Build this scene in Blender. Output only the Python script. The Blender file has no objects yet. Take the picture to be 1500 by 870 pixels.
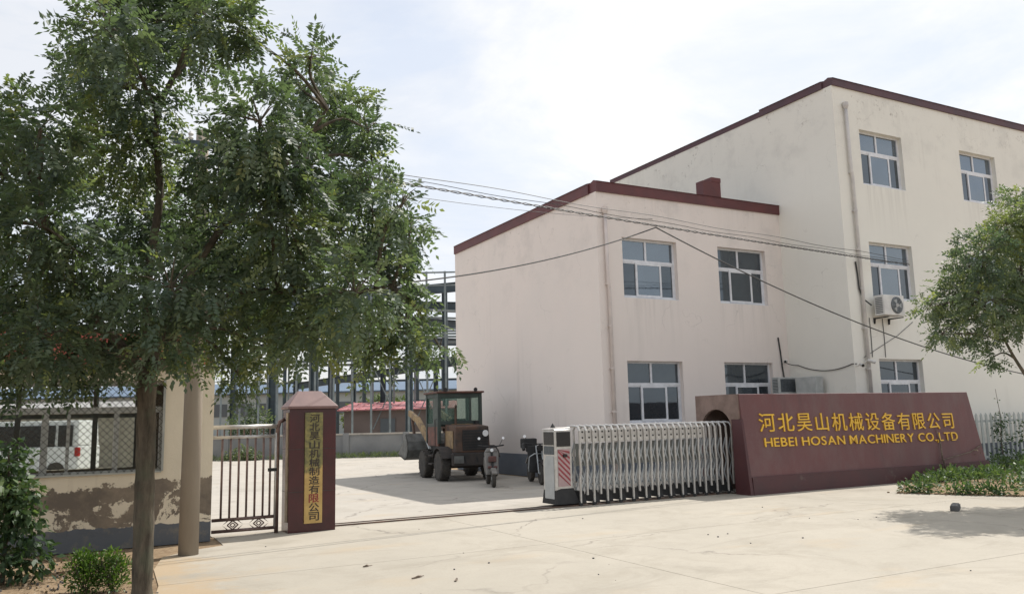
import bpy, bmesh, math, random
import numpy as np
from mathutils import Vector, Matrix

random.seed(11)
rng = np.random.default_rng(7)
scene = bpy.context.scene
COL = scene.collection
PI = math.pi

# ------------------------------------------------------------------ camera
RT = Vector((0.8814, -0.4717, -0.0235)); FW = Vector((0.4698, 0.8706, 0.1458)); UP = Vector((-0.0483, -0.1396, 0.9890))
cam_data = bpy.data.cameras.new('camera'); cam = bpy.data.objects.new('camera', cam_data); COL.objects.link(cam)
m = Matrix((RT, UP, -FW)).transposed().to_4x4(); m.translation = Vector((-12.060, -17.557, 1.682))
cam.matrix_world = m
cam_data.sensor_width = 36; cam_data.lens = 36 * 1208 / 1500
cam_data.clip_start = 0.1; cam_data.clip_end = 3000
scene.camera = cam

# ------------------------------------------------------------------ light
SUN_DIR = Vector((0.68, 0.215, 1.0)).normalized()          # towards the sun: high, behind the buildings, to the right
sun_data = bpy.data.lights.new('sun', 'SUN'); sun = bpy.data.objects.new('sun', sun_data); COL.objects.link(sun)
sun.rotation_euler = SUN_DIR.to_track_quat('Z', 'Y').to_euler()
sun_data.energy = 3.6; sun_data.angle = math.radians(0.6); sun_data.color = (1.0, 0.955, 0.89)
world = bpy.data.worlds.new('World'); scene.world = world; world.use_nodes = True
wn, wl = world.node_tree.nodes, world.node_tree.links
wn.clear()
wo = wn.new('ShaderNodeOutputWorld'); bg = wn.new('ShaderNodeBackground'); bg.inputs['Strength'].default_value = 0.10
sky = wn.new('ShaderNodeTexSky'); sky.sky_type = 'NISHITA'; sky.sun_disc = False
sky.sun_elevation = math.asin(SUN_DIR.z); sky.sun_rotation = math.atan2(SUN_DIR.x, SUN_DIR.y)
sky.dust_density = 3.0; sky.air_density = 1.0; sky.ozone_density = 1.5
tc = wn.new('ShaderNodeTexCoord'); sep = wn.new('ShaderNodeSeparateXYZ'); wl.new(tc.outputs['Generated'], sep.inputs[0])
def wmath(op, a, b):
    n = wn.new('ShaderNodeMath'); n.operation = op
    for i, v in enumerate((a, b)):
        if isinstance(v, (int, float)): n.inputs[i].default_value = v
        else: wl.new(v, n.inputs[i])
    return n.outputs[0]
den = wmath('ADD', wmath('MAXIMUM', sep.outputs[2], 0.0), 0.22)
comb = wn.new('ShaderNodeCombineXYZ')
wl.new(wmath('DIVIDE', sep.outputs[0], den), comb.inputs[0]); wl.new(wmath('DIVIDE', sep.outputs[1], den), comb.inputs[1])
def wnoise(scale, detail, off, rough=0.55):
    mp = wn.new('ShaderNodeMapping'); mp.inputs['Location'].default_value = off; wl.new(comb.outputs[0], mp.inputs[0])
    n = wn.new('ShaderNodeTexNoise'); n.inputs['Scale'].default_value = scale; n.inputs['Detail'].default_value = detail
    n.inputs['Roughness'].default_value = rough; n.inputs['Distortion'].default_value = 0.4; wl.new(mp.outputs[0], n.inputs['Vector']); return n.outputs['Fac']
def wramp(x, stops):
    r = wn.new('ShaderNodeValToRGB'); e = r.color_ramp.elements
    while len(e) < len(stops): e.new(0.5)
    for el, (p, c) in zip(e, stops): el.position = p; el.color = (c[0], c[1], c[2], 1)
    wl.new(x, r.inputs[0]); return r.outputs[0]
dt = wn.new('ShaderNodeVectorMath'); dt.operation = 'DOT_PRODUCT'; dt.inputs[1].default_value = SUN_DIR; wl.new(tc.outputs['Generated'], dt.inputs[0])
glow = wmath('MULTIPLY', wmath('SUBTRACT', dt.outputs['Value'], .62), .62)         # thin haze whitens towards the sun, clear blue away from it
cover = wramp(wmath('ADD', wnoise(1.1, 7, (3.2, 1.1, 0)), glow), [(0.34, (.70,)*3), (0.62, (.97,)*3)])
tone = wramp(wnoise(1.7, 8, (7.7, 4.2, 0), 0.6), [(0.36, (.80, .86, .96)), (0.47, (.90, .93, .975)), (0.56, (1.02, 1.02, 1.02))])
cs = wn.new('ShaderNodeVectorMath'); cs.operation = 'SCALE'; cs.inputs['Scale'].default_value = 7.5; wl.new(tone, cs.inputs[0])
mixs = wn.new('ShaderNodeMix'); mixs.data_type = 'RGBA'; wl.new(cover, mixs.inputs[0]); wl.new(sky.outputs[0], mixs.inputs[6]); wl.new(cs.outputs[0], mixs.inputs[7])
wl.new(mixs.outputs[2], bg.inputs['Color']); wl.new(bg.outputs[0], wo.inputs[0])
scene.view_settings.view_transform = 'Standard'; scene.view_settings.look = 'None'
scene.view_settings.exposure = 0.50; scene.view_settings.gamma = 1.0; scene.view_settings.use_curve_mapping = False

# ------------------------------------------------------------------ materials
class NT:
    def __init__(s, name):
        s.m = bpy.data.materials.new(name); s.m.use_nodes = True; s.n = s.m.node_tree.nodes; s.l = s.m.node_tree.links
        s.b = s.n['Principled BSDF']; s.out = s.n['Material Output']
        s.tc = s.n.new('ShaderNodeTexCoord')
    def geo(s):
        g = s.n.new('ShaderNodeNewGeometry'); return g.outputs['Position']
    def noise(s, scale, detail=4, rough=.55, stretch=None, vec=None, dist=0):
        t = s.n.new('ShaderNodeTexNoise'); t.inputs['Scale'].default_value = scale; t.inputs['Detail'].default_value = detail
        t.inputs['Roughness'].default_value = rough; t.inputs['Distortion'].default_value = dist
        v = vec or s.tc.outputs['Object']
        if stretch:
            mp = s.n.new('ShaderNodeMapping'); mp.inputs['Scale'].default_value = stretch; s.l.new(v, mp.inputs[0]); v = mp.outputs[0]
        s.l.new(v, t.inputs['Vector']); return t.outputs['Fac']
    def ramp(s, x, a, b, lo=0.0, hi=1.0):
        r = s.n.new('ShaderNodeMapRange'); r.inputs[1].default_value = a; r.inputs[2].default_value = b; r.inputs[3].default_value = lo; r.inputs[4].default_value = hi
        s.l.new(x, r.inputs[0]); return r.outputs[0]
    def math(s, op, a, b=0.0):
        n = s.n.new('ShaderNodeMath'); n.operation = op
        for i, v in enumerate((a, b)):
            if isinstance(v, (int, float)): n.inputs[i].default_value = v
            else: s.l.new(v, n.inputs[i])
        return n.outputs[0]
    def mix(s, f, a, b):
        n = s.n.new('ShaderNodeMix'); n.data_type = 'RGBA'
        for i, v in ((0, f), (6, a), (7, b)):
            if isinstance(v, tuple): n.inputs[i].default_value = (*v, 1)
            elif isinstance(v, (int, float)): n.inputs[i].default_value = v
            else: s.l.new(v, n.inputs[i])
        return n.outputs[2]
    def color(s, c):
        if isinstance(c, tuple): s.b.inputs['Base Color'].default_value = (*c, 1)
        else: s.l.new(c, s.b.inputs['Base Color'])
    def set(s, rough=.7, metal=0.0, spec=.5, ior=None):
        s.b.inputs['Roughness'].default_value = rough; s.b.inputs['Metallic'].default_value = metal; s.b.inputs['Specular IOR Level'].default_value = spec
        if ior: s.b.inputs['IOR'].default_value = ior
    def bump(s, h, strength=.3, dist=.01):
        b = s.n.new('ShaderNodeBump'); b.inputs['Strength'].default_value = strength; b.inputs['Distance'].default_value = dist
        s.l.new(h, b.inputs['Height']); s.l.new(b.outputs[0], s.b.inputs['Normal'])

def simple(name, c1, c2=None, scale=4, rough=.6, metal=0.0, bump=0.0, bscale=60, spec=.5, lo=.35, hi=.65):
    t = NT(name); c2 = c2 or tuple(x * .8 for x in c1)
    t.color(t.mix(t.ramp(t.noise(scale, 6), lo, hi), c1, c2)); t.set(rough, metal, spec)
    if bump: t.bump(t.noise(bscale, 4), bump, .01)
    return t.m

def plaster(name, base, alt, dirt=(.30, .27, .24), top=7.5, speck=.6, cols=(), sill=1.476):
    t = NT(name); p = t.geo()
    c = t.mix(t.ramp(t.noise(.55, 5, vec=p), .32, .7), base, alt)
    streak = t.noise(1.0, 5, .6, stretch=(2.6, 2.6, .16), vec=p)
    c = t.mix(t.math('MULTIPLY', t.math('MULTIPLY', t.ramp(streak, .56, .80), t.ramp(t.noise(.35, 4, vec=p), .45, .65)), .22), c, dirt)
    sz = t.n.new('ShaderNodeSeparateXYZ'); t.l.new(p, sz.inputs[0])
    hi = t.ramp(sz.outputs[2], top - 1.3, top, 0, 1)
    sp = t.ramp(t.noise(1.6, 9, .78, vec=p), .54, .62)
    sp2 = t.ramp(t.noise(7, 8, .75, vec=p), .52, .58)
    c = t.mix(t.math('MULTIPLY', t.math('MULTIPLY', sp, sp2), t.math('MULTIPLY', hi, speck)), c, dirt)
    wash = t.ramp(t.noise(.9, 6, .7, vec=p), .50, .72)
    c = t.mix(t.math('MULTIPLY', t.math('MULTIPLY', wash, t.ramp(sz.outputs[2], top - 3.2, top - .4, 0, 1)), .34), c, (.36, .35, .34))
    px = sz.outputs[0]; m_ = None
    for a_, b_ in cols:
        k_ = t.math('MULTIPLY', t.ramp(px, a_ - .12, a_ + .1), t.ramp(px, b_ + .12, b_ - .1)); m_ = k_ if m_ is None else t.math('MAXIMUM', m_, k_)
    if m_ is not None:
        below = t.math('FLOORED_MODULO', t.math('SUBTRACT', sill, sz.outputs[2]), 3.3)
        fall = t.math('MULTIPLY', m_, t.ramp(below, 1.5, 0.0))
        drip = t.ramp(t.noise(1.0, 6, .65, stretch=(7, 7, .35), vec=p), .46, .68)
        c = t.mix(t.math('MULTIPLY', t.math('MULTIPLY', fall, drip), .24), c, dirt)
    tiny = t.ramp(t.noise(7, 8, .75, vec=p), .69, .74)
    c = t.mix(t.math('MULTIPLY', tiny, .35), c, dirt)
    vor = t.n.new('ShaderNodeTexVoronoi'); vor.feature = 'DISTANCE_TO_EDGE'; vor.inputs['Scale'].default_value = .55
    nz = t.n.new('ShaderNodeTexNoise'); nz.inputs['Scale'].default_value = 1.7; nz.inputs['Detail'].default_value = 8; t.l.new(p, nz.inputs['Vector'])
    ad = t.n.new('ShaderNodeVectorMath'); ad.operation = 'MULTIPLY_ADD'; ad.inputs[1].default_value = (1.3, 1.3, 1.3); t.l.new(nz.outputs['Color'], ad.inputs[0]); t.l.new(p, ad.inputs[2]); t.l.new(ad.outputs[0], vor.inputs['Vector'])
    crk = t.math('MULTIPLY', t.ramp(vor.outputs['Distance'], 0, .008, 1, 0), t.ramp(t.noise(.6, 3, vec=p), .52, .62))
    c = t.mix(t.math('MULTIPLY', crk, .35), c, dirt)
    low = t.ramp(sz.outputs[2], 1.5, .2, 0, .22)
    c = t.mix(low, c, dirt)
    t.color(c); t.set(.9, 0, .15)
    t.bump(t.math('ADD', t.noise(28, 5, .6, vec=p), t.math('MULTIPLY', t.noise(2.2, 4, vec=p), 1.6)), .30, .012)
    return t.m

M = {}
M['wall_low'] = plaster('wall_plaster_pink', (.80, .722, .672), (.76, .695, .65), top=7.6, cols=((.783, 2.623), (4.115, 5.955)))
M['wall_tall'] = plaster('wall_plaster_cream', (.80, .78, .715), (.765, .748, .69), top=10.8, speck=1.0, cols=((7.632, 9.472), (12.22, 14.06), (16.8, 18.64)), sill=1.445)
M['dado'] = simple('dado_blue_grey', (.115, .135, .165), (.15, .165, .19), 1.5, .85, bump=.2)
M['maroon'] = simple('maroon_parapet', (.13, .036, .036), (.095, .03, .032), 2, .55, bump=.2, bscale=20)
M['maroon_dull'] = simple('maroon_parapet_dull', (.10, .045, .055), (.075, .04, .05), 2, .6, bump=.2, bscale=20)
M['roof_grey'] = simple('roof_bitumen', (.16, .155, .15), None, 1, .95)
M['white_frame'] = simple('window_frame_white', (.74, .75, .78), (.62, .63, .66), 6, .4)
M['pipe'] = simple('downpipe_plastic', (.66, .58, .54), (.56, .50, .47), 3, .5)
M['pipe_grey'] = simple('downpipe_pale', (.62, .59, .56), (.5, .48, .47), 3, .5)
M['steel_pale'] = simple('galvanised_steel', (.44, .46, .47), (.34, .36, .37), 3, .45, .4)
M['steel_dark'] = simple('primed_steel_dark', (.058, .085, .10), (.04, .055, .065), 2, .6, .2)
M['frame_grey'] = simple('frame_steel_grey', (.21, .245, .25), (.15, .175, .18), 3, .55, .2)
M['stainless'] = simple('stainless_steel', (.58, .565, .54), (.44, .425, .405), 8, .40, .6)
M['steel_mid'] = simple('dull_gate_steel', (.22, .225, .21), (.15, .155, .145), 6, .5, .4)
M['wicket_steel'] = simple('worn_brown_steel', (.23, .155, .135), (.12, .08, .07), 9, .4, .4)
M['black'] = simple('black_rubber', (.018, .018, .019), (.03, .03, .03), 5, .75, bump=.2)
M['black_gloss'] = simple('black_plastic', (.012, .012, .014), None, 5, .25)
M['cable'] = simple('cable_black', (.03, .03, .03), (.05, .05, .05), 5, .6)
M['tile_red'] = simple('red_roof_tile', (.42, .12, .09), (.30, .09, .075), 5, .75, bump=.2)
M['bark'] = None

def glass_mat(name, base, ior=2.1, rough=.04):
    t = NT(name); p = t.geo()
    t.color(t.mix(t.ramp(t.noise(1.1, 5, vec=p), .35, .65), base, tuple(x * 1.7 for x in base))); t.set(rough, 0, .5, ior); t.b.inputs['Specular Tint'].default_value = (.78, .90, 1, 1)
    t.bump(t.noise(1.6, 2, vec=p), .03, .05)
    return t.m
M['glass'] = glass_mat('window_glass', (.04, .05, .064), 2.55)
M['glass_dim'] = glass_mat('window_glass_dim', (.026, .031, .037), 1.95)  # darker copy of the glass: weaker sky reflections are put into its colour

def concrete(name, base, alt, stain, crack=True):
    t = NT(name); p = t.geo()
    c = t.mix(t.ramp(t.noise(.32, 6, .6, vec=p), .3, .7), base, alt)
    c = t.mix(t.math('MULTIPLY', t.ramp(t.noise(.8, 9, .72, vec=p, dist=.6), .50, .66), .62), c, stain)
    c = t.mix(t.math('MULTIPLY', t.ramp(t.noise(.25, 7, .7, stretch=(1, 3.2, 1), vec=p, dist=1.2), .56, .70), .5), c, tuple(x * .82 for x in stain))
    c = t.mix(t.math('MULTIPLY', t.ramp(t.noise(2.6, 9, .74, vec=p, dist=.4), .46, .66), .38), c, tuple(x * .80 for x in base))
    c = t.mix(t.math('MULTIPLY', t.ramp(t.noise(.55, 6, .6, stretch=(.7, 1.6, 1), vec=p), .58, .72), .42), c, (.41, .32, .215))
    sx = t.n.new('ShaderNodeSeparateXYZ'); t.l.new(p, sx.inputs[0])
    sand = t.ramp(t.math('ADD', sx.outputs[0], t.ramp(t.noise(1.6, 8, .7, vec=p), .25, .75, -1.0, 1.0)), -11.0, -10.2, .8, 0)
    c = t.mix(t.math('MULTIPLY', sand, t.ramp(sx.outputs[1], -3.6, -4.4)), c, (.40, .30, .19))
    c = t.mix(t.math('MULTIPLY', t.ramp(t.noise(34, 5, .7, vec=p), .54, .72), .34), c, tuple(x * .55 for x in base))
    c = t.mix(t.math('MULTIPLY', t.ramp(t.noise(6, 6, .7, vec=p), .68, .74), .4), c, (.16, .14, .12))
    if crack:
        v = t.n.new('ShaderNodeTexVoronoi'); v.feature = 'DISTANCE_TO_EDGE'; v.inputs['Scale'].default_value = .22
        nz = t.n.new('ShaderNodeTexNoise'); nz.inputs['Scale'].default_value = 1.1; nz.inputs['Detail'].default_value = 7; t.l.new(p, nz.inputs['Vector'])
        ad = t.n.new('ShaderNodeVectorMath'); ad.operation = 'MULTIPLY_ADD'; ad.inputs[1].default_value = (1.6, 1.6, 0); t.l.new(nz.outputs['Color'], ad.inputs[0]); t.l.new(p, ad.inputs[2])
        t.l.new(ad.outputs[0], v.inputs['Vector'])
        cr = t.math('MULTIPLY', t.ramp(v.outputs['Distance'], .0, .008, 1, 0), t.ramp(t.noise(.5, 3, vec=p), .46, .58))
        c = t.mix(t.math('MULTIPLY', cr, .68), c, (.14, .125, .11))
    t.color(c); t.set(.92, 0, .2)
    t.bump(t.math('ADD', t.noise(22, 6, .7, vec=p), t.noise(1.7, 5, vec=p)), .22, .01)
    return t.m
M['concrete'] = concrete('concrete_pavement', (.41, .374, .314), (.36, .33, .278), (.298, .268, .218))
M['concrete_yard'] = concrete('concrete_yard', (.425, .392, .345), (.37, .345, .305), (.31, .282, .24))
M['soil'] = None
t = NT('bare_soil'); p = t.geo()
c = t.mix(t.ramp(t.noise(1.2, 7, .65, vec=p), .35, .65), (.30, .22, .14), (.20, .14, .09))
c = t.mix(t.ramp(t.noise(18, 6, .7, vec=p), .52, .68), c, (.38, .30, .20))
t.color(c); t.set(.95, 0, .1); t.bump(t.noise(14, 8, .75, vec=p), .8, .03); M['soil'] = t.m
M['wall_block'] = simple('yard_wall_render', (.245, .25, .25), (.19, .195, .20), .9, .9, bump=.3, bscale=25)
M['red_granite'] = None
t = NT('red_granite'); p = t.geo()
c = t.mix(t.ramp(t.noise(.8, 6, .6, vec=p), .3, .7), (.158, .062, .062), (.128, .062, .064))
c = t.mix(t.math('MULTIPLY', t.ramp(t.noise(90, 3, vec=p), .5, .65), .5), c, (.19, .10, .10))
c = t.mix(t.math('MULTIPLY', t.ramp(t.noise(1.1, 9, .74, stretch=(1.4, 1, .6), vec=p), .46, .66), .55), c, (.17, .115, .11))
c = t.mix(t.math('MULTIPLY', t.ramp(t.noise(2.2, 6, .7, stretch=(2.5, 1, .25), vec=p), .54, .72), .4), c, (.085, .05, .052))
t.color(c); t.set(.5, 0, .35); t.bump(t.noise(5, 5, vec=p), .08, .01); M['red_granite'] = t.m
t = NT('dark_red_plinth'); p = t.geo()
c = t.mix(t.ramp(t.noise(2.0, 6, .6, vec=p), .3, .7), (.082, .024, .027), (.058, .024, .027))
c = t.mix(t.math('MULTIPLY', t.ramp(t.noise(3, 7, .7, vec=p), .6, .75), .5), c, (.16, .13, .11))
t.color(c); t.set(.5); M['plinth'] = t.m
M['brown_render'] = simple('brown_render', (.25, .18, .155), (.17, .12, .10), 3.5, .9, bump=.7, bscale=22)
M['gold'] = simple('gold_letters', (.82, .50, .045), (.72, .42, .04), 6, .35, .25)
M['pillar_tile'] = simple('maroon_tile', (.066, .012, .016), (.045, .011, .014), 3, .2)
M['pillar_cap'] = simple('pillar_cap_tile', (.20, .115, .105), (.16, .09, .085), 4, .5)
t = NT('brass_plate'); p = t.geo(); sz = t.n.new('ShaderNodeSeparateXYZ'); t.l.new(p, sz.inputs[0])
w_ = t.ramp(t.math('ADD', sz.outputs[2], t.ramp(t.noise(6, 6, .7, vec=p), .3, .7, -.25, .25)), .90, 1.08)
t.color(t.mix(w_, t.mix(t.ramp(t.noise(9, 6, vec=p), .4, .7), (.52, .36, .13), (.42, .28, .10)), t.mix(t.ramp(t.noise(14, 6, vec=p), .35, .65), (.27, .235, .085), (.13, .125, .06)))); t.set(.45, .3); M['brass'] = t.m
M['ink'] = simple('plaque_ink', (.025, .022, .02), (.05, .03, .02), 8, .6)
M['ink_red'] = simple('plaque_ink_red', (.28, .03, .03), (.18, .03, .03), 8, .6)
M['cream_strip'] = simple('cream_strip', (.42, .34, .24), (.3, .24, .17), 8, .7)
# gatehouse: cream paint with peeled patches
t = NT('peeling_cream_wall'); p = t.geo()
sz = t.n.new('ShaderNodeSeparateXYZ'); t.l.new(p, sz.inputs[0])
z = t.math('ADD', sz.outputs[2], t.ramp(t.noise(1.7, 12, .74, vec=p), .25, .75, -.24, .24))
peel = t.math('MULTIPLY', t.math('GREATER_THAN', z, .22), t.math('LESS_THAN', z, .84))
isl = t.math('GREATER_THAN', t.noise(1.35, 12, .72, vec=p, dist=.6), .535)
low = t.math('MAXIMUM', t.math('MULTIPLY', t.math('LESS_THAN', z, .60), isl), t.math('GREATER_THAN', t.noise(3.1, 10, .7, vec=p), .63))
peel = t.math('MULTIPLY', peel, t.math('SUBTRACT', 1.0, low))
cream = t.mix(t.ramp(t.noise(2, 6, vec=p), .35, .7), (.71, .63, .49), (.64, .57, .445))
cream = t.mix(t.math('MULTIPLY', t.ramp(t.noise(1, 5, stretch=(5, 5, .3), vec=p), .55, .75), .35), cream, (.25, .19, .12))
bare = t.mix(t.ramp(t.noise(2.4, 7, .7, vec=p), .4, .62), (.155, .13, .105), (.25, .205, .155))
base_paint = t.mix(t.ramp(t.noise(3, 7, .7, vec=p), .52, .66), (.125, .135, .148), (.20, .185, .16))
c = t.mix(peel, cream, bare)
bandz = t.math('LESS_THAN', t.math('ADD', sz.outputs[2], t.ramp(t.noise(5, 5, vec=p), .3, .7, -.03, .03)), .30)
c = t.mix(bandz, c, base_paint)
t.color(c); t.set(.9, 0, .2)
t.bump(t.math('ADD', t.math('MULTIPLY', t.math('SUBTRACT', 1.0, peel), 1.2), t.math('MULTIPLY', t.noise(26, 6, .7, vec=p), .6)), .6, .012); M['gatehouse'] = t.m
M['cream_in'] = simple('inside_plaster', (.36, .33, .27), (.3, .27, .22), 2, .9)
M['alu'] = simple('aluminium_frame', (.40, .41, .38), (.31, .32, .30), 4, .45, .4)
M['van_white'] = simple('van_white_paint', (.78, .79, .80), (.70, .71, .72), 2, .25)
M['tail_red'] = simple('tail_light_red', (.40, .02, .02), None, 2, .2)
M['pole'] = None
t = NT('concrete_pole'); p = t.geo()
c = t.mix(t.ramp(t.noise(3, 6, stretch=(1, 1, .25), vec=p), .3, .7), (.33, .285, .23), (.25, .215, .175))
t.color(c); t.set(.9, 0, .2); t.bump(t.noise(30, 5, vec=p), .3, .008); M['pole'] = t.m
t = NT('tree_bark'); p = t.geo()
c = t.mix(t.ramp(t.noise(9, 7, .7, stretch=(1, 1, .22), vec=p), .35, .65), (.17, .145, .11), (.055, .048, .04))
c = t.mix(t.math('MULTIPLY', t.ramp(t.noise(4, 5, vec=p), .55, .7), .5), c, (.10, .115, .08))
t.color(c); t.set(.95, 0, .15); t.bump(t.noise(16, 8, .75, stretch=(1, 1, .2), vec=p), 1.0, .02); M['bark'] = t.m
def leaf_mat(name, dark, mid, light, trans=.35):
    t = NT(name)
    a = t.n.new('ShaderNodeAttribute'); a.attribute_name = 'tint'
    r = t.n.new('ShaderNodeValToRGB'); e = r.color_ramp.elements; e.new(.5)
    for el, (pp, cc) in zip(e, ((0.05, dark), (.55, mid), (1.0, light))): el.position = pp; el.color = (*cc, 1)
    t.l.new(a.outputs['Fac'], r.inputs[0]); t.l.new(r.outputs[0], t.b.inputs['Base Color']); t.set(.5, 0, .45)
    tr = t.n.new('ShaderNodeBsdfTranslucent'); mx = t.n.new('ShaderNodeMixShader'); mx.inputs[0].default_value = trans
    g = t.n.new('ShaderNodeMix'); g.data_type = 'RGBA'; g.blend_type = 'MULTIPLY'; g.inputs[0].default_value = 1; t.l.new(r.outputs[0], g.inputs[6]); g.inputs[7].default_value = (1.15, 1.25, .6, 1)
    t.l.new(g.outputs[2], tr.inputs[0]); t.l.new(t.b.outputs[0], mx.inputs[1]); t.l.new(tr.outputs[0], mx.inputs[2]); t.l.new(mx.outputs[0], t.out.inputs[0])
    return t.m
M['leaf'] = leaf_mat('locust_leaf', (.052, .082, .062), (.115, .158, .108), (.26, .29, .12), .44)
M['leaf_bush'] = leaf_mat('bush_leaf', (.03, .06, .03), (.07, .12, .05), (.16, .22, .09), .35)
M['leaf_bright'] = leaf_mat('shrub_leaf', (.05, .10, .02), (.09, .16, .03), (.20, .28, .06), .35)
M['leaf_far'] = leaf_mat('far_foliage', (.06, .09, .04), (.12, .16, .07), (.22, .24, .10), .3)
M['litter'] = leaf_mat('leaf_litter', (.09, .06, .035), (.20, .14, .08), (.34, .27, .16), .1)
M['stone'] = simple('dark_stone', (.12, .12, .118), (.08, .08, .08), 6, .9, bump=.5, bscale=20)
M['rust'] = simple('rusty_paint', (.135, .075, .05), (.055, .043, .036), 3, .85, bump=.3, bscale=30)
M['rust_red'] = simple('rusty_red_panel', (.19, .075, .055), (.085, .05, .04), 5, .7, bump=.3, bscale=30)
M['loader_green'] = simple('loader_dark_green', (.045, .065, .055), (.03, .042, .038), 4, .6, bump=.2)
M['loader_yellow'] = simple('loader_yellow_worn', (.36, .25, .12), (.18, .12, .07), 5, .65, bump=.2)
M['cab_board'] = simple('faded_green_board', (.105, .125, .11), (.075, .085, .075), 5, .8)
M['loader_dark'] = simple('loader_chassis', (.03, .028, .027), (.05, .04, .035), 5, .8)
M['bucket'] = simple('bucket_steel', (.17, .175, .17), (.09, .09, .085), 4, .6, .3, bump=.3)
M['tyre'] = simple('tyre_rubber', (.042, .039, .036), (.075, .066, .056), 6, .9, bump=.4, bscale=40)
M['lamp_white'] = simple('lamp_lens', (.85, .86, .86), None, 4, .1)
M['scooter_grey'] = simple('scooter_grey', (.20, .19, .175), (.13, .12, .11), 5, .4)
M['scooter_red'] = simple('scooter_red', (.12, .045, .04), (.08, .035, .03), 5, .4)
M['ac_grey'] = simple('ac_casing', (.52, .53, .52), (.40, .42, .41), 4, .5)
M['ac_white'] = simple('ac_casing_white', (.70, .69, .66), (.55, .54, .52), 4, .5)
M['ac_coil'] = simple('ac_coil', (.11, .125, .135), (.07, .08, .09), 20, .6, .3)
M['fence_white'] = simple('fence_paint', (.46, .49, .47), (.34, .37, .36), 4, .6)
M['vine_dry'] = simple('dry_vine', (.24, .19, .15), (.09, .065, .05), 8, .9)
M['blue_roof'] = simple('blue_sheet_roof', (.095, .145, .21), (.085, .125, .185), .15, .7)
M['factory_wall'] = simple('factory_wall', (.36, .39, .38), (.31, .34, .33), .2, .85)
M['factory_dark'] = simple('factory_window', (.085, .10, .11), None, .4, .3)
M['red_sheet'] = simple('red_sheet_roof', (.40, .145, .15), (.33, .12, .125), .6, .6)
M['shed_wall'] = simple('shed_brown_wall', (.17, .135, .12), (.13, .105, .095), .5, .9)
M['shed_white'] = simple('white_fascia', (.80, .80, .78), (.7, .7, .68), .5, .6)
M['stripe_red'] = simple('stripe_red', (.30, .05, .06), None, 5, .5)
M['stripe_pink'] = simple('stripe_backing', (.45, .31, .31), (.38, .27, .27), 5, .5)
t = NT('cab_glass'); t.color((.16, .26, .22)); t.set(.05, 0, .5)
tp = t.n.new('ShaderNodeBsdfTransparent'); tp.inputs[0].default_value = (.90, .95, .92, 1); mx = t.n.new('ShaderNodeMixShader'); mx.inputs[0].default_value = .80
t.l.new(t.b.outputs[0], mx.inputs[1]); t.l.new(tp.outputs[0], mx.inputs[2]); t.l.new(mx.outputs[0], t.out.inputs[0]); M['cab_glass'] = t.m
t = NT('hut_glass'); t.color((.04, .05, .045)); t.set(.03, 0, .5, 1.5)
tp = t.n.new('ShaderNodeBsdfTransparent'); tp.inputs[0].default_value = (.90, .92, .88, 1); mx = t.n.new('ShaderNodeMixShader'); mx.inputs[0].default_value = .86
t.l.new(t.b.outputs[0], mx.inputs[1]); t.l.new(tp.outputs[0], mx.inputs[2]); t.l.new(mx.outputs[0], t.out.inputs[0]); M['hut_glass'] = t.m

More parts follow.
